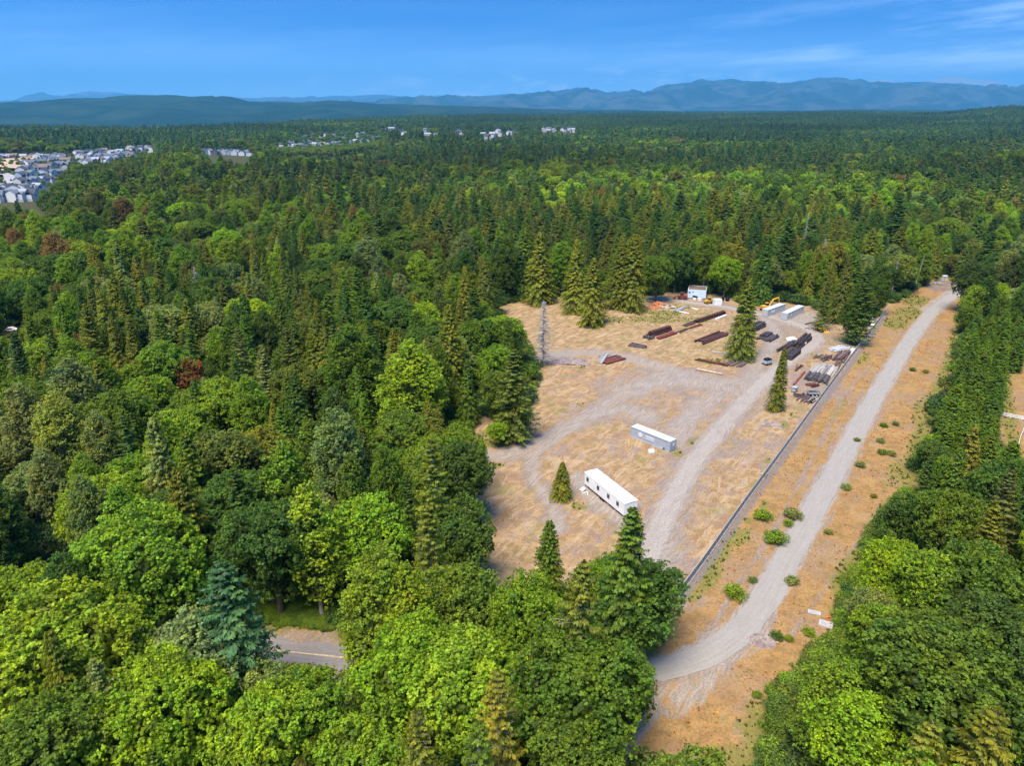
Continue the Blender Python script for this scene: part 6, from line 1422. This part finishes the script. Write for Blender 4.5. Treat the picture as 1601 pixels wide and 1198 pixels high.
for (p, n) in [([(430, 222), (500, 214), (575, 212)], 13), ([(440, 230), (500, 221), (600, 217)], 18), ([(445, 236), (500, 229), (590, 222)], 18), ([(430, 240), (480, 237), (560, 232)], 14)]: hrow(p, n, 'in the dense estate on the centre left', g2, 1.0, win=False)
for q in SINGLE:
    house(q[0], q[1], 'standing among trees near the horizon', 'single houses among the trees near the horizon', None, False, 1.3)
for q in [(236, 236, 'white'), (414, 283, 'white'), (188, 222, 'pale grey')]: house(q[0], q[1] + 2, 'alone in the wood, ' + ('right of the far left estate' if q[0] == 236 else 'far behind the left wood' if q[0] == 414 else 'above the far left estate'), None, q[2], False)
r = R_(401); q1 = GP([(-40, 246), (110, 246), (235, 234), (222, 248), (150, 262), (112, 268), (70, 318), (-40, 320)]); n = 900
x = r.uniform(-760, -330, n); y = r.uniform(600, 1300, n); k = inpoly(x, y, q1); x, y = x[k], y[k]; t, _ = tints(len(x), ['green', 'dark green', 'olive', 'fresh green'], [.3, .3, .2, .2], r)
scat_simple('garden_trees', 'small street and garden trees between the far left houses', MID['b'], x, y, r.uniform(.22, .42, len(x)), t, r)
q1 = GP([(60, 330), (74, 312), (94, 292), (108, 272), (120, 266), (150, 264), (205, 254), (240, 246), (245, 262), (200, 285), (130, 310), (95, 345)]); n = 5200
x = r.uniform(-640, -250, n); y = r.uniform(480, 1150, n); k = inpoly(x, y, q1); x, y = x[k], y[k]; t, _ = tints(len(x), ['green', 'dark green', 'olive', 'fresh green', 'dull green'], [.3, .3, .15, .1, .2], r)
scat_simple('scrub_woodland', 'low mixed scrub and trees in front of the far left houses', MID['b'], x, y, r.uniform(.28, .55, len(x)), t, r)
q1 = GP([(420, 246), (430, 236), (500, 238), (560, 233), (610, 222), (700, 218), (700, 228), (610, 240), (520, 247)]); xs_ = [p[0] for p in q1]; ys_ = [p[1] for p in q1]; n = 4000
x = r.uniform(min(xs_), max(xs_), n); y = r.uniform(min(ys_), max(ys_), n); k = inpoly(x, y, q1); x, y = x[k], y[k]; t, _ = tints(len(x), ['green', 'dark green', 'dull green'], [.3, .4, .3], r)
scat_simple('estate_edge_trees', 'low trees along the near edge of the distant estate', FAR['b'], x, y, r.uniform(.4, .7, len(x)), t, r)
q1 = GP([(425, 240), (430, 222), (500, 210), (606, 208), (606, 224), (560, 238), (500, 243)]); xs_ = [p[0] for p in q1]; ys_ = [p[1] for p in q1]; n = 700
x = r.uniform(min(xs_), max(xs_), n); y = r.uniform(min(ys_), max(ys_), n); k = inpoly(x, y, q1); x, y = x[k], y[k]; t, _ = tints(len(x), ['green', 'dark green', 'deep green'], [.3, .4, .3], r)
scat_simple('estate_trees', 'dark trees between the houses of the distant estate', FAR['b'], x, y, r.uniform(.4, .75, len(x)), t, r)
M_EST = mat_plain('estate_bare_soil', (.42, .31, .20), .95, .25, .05)
q = [GT(*p_) for p_ in [(-30, 246), (0, 245), (55, 247), (60, 262), (30, 268), (-30, 262)]]
def patch(name, P, mat, z, label):
    m = bpy.data.meshes.new(name); n = len(P); m.from_pydata([(p[0], p[1], float(terrain(p[0], p[1])) + z) for p in P], [], [tuple(range(n))]); m.materials.append(mat); tag(link(name, m), label, kind='structure')
patch('bare_soil', q, M_EST, 3.5, 'orange bare building plot behind the far left estate')
patch('estate_road', GP([(-20, 268), (8, 268), (14, 275), (26, 280), (24, 290), (10, 296), (-20, 300), (-20, 292), (8, 286), (6, 278), (-20, 273)]), mat_plain('pale_road', (.33, .32, .31), .9, .1, .1), 3.0, 'pale grey road of the far left estate')
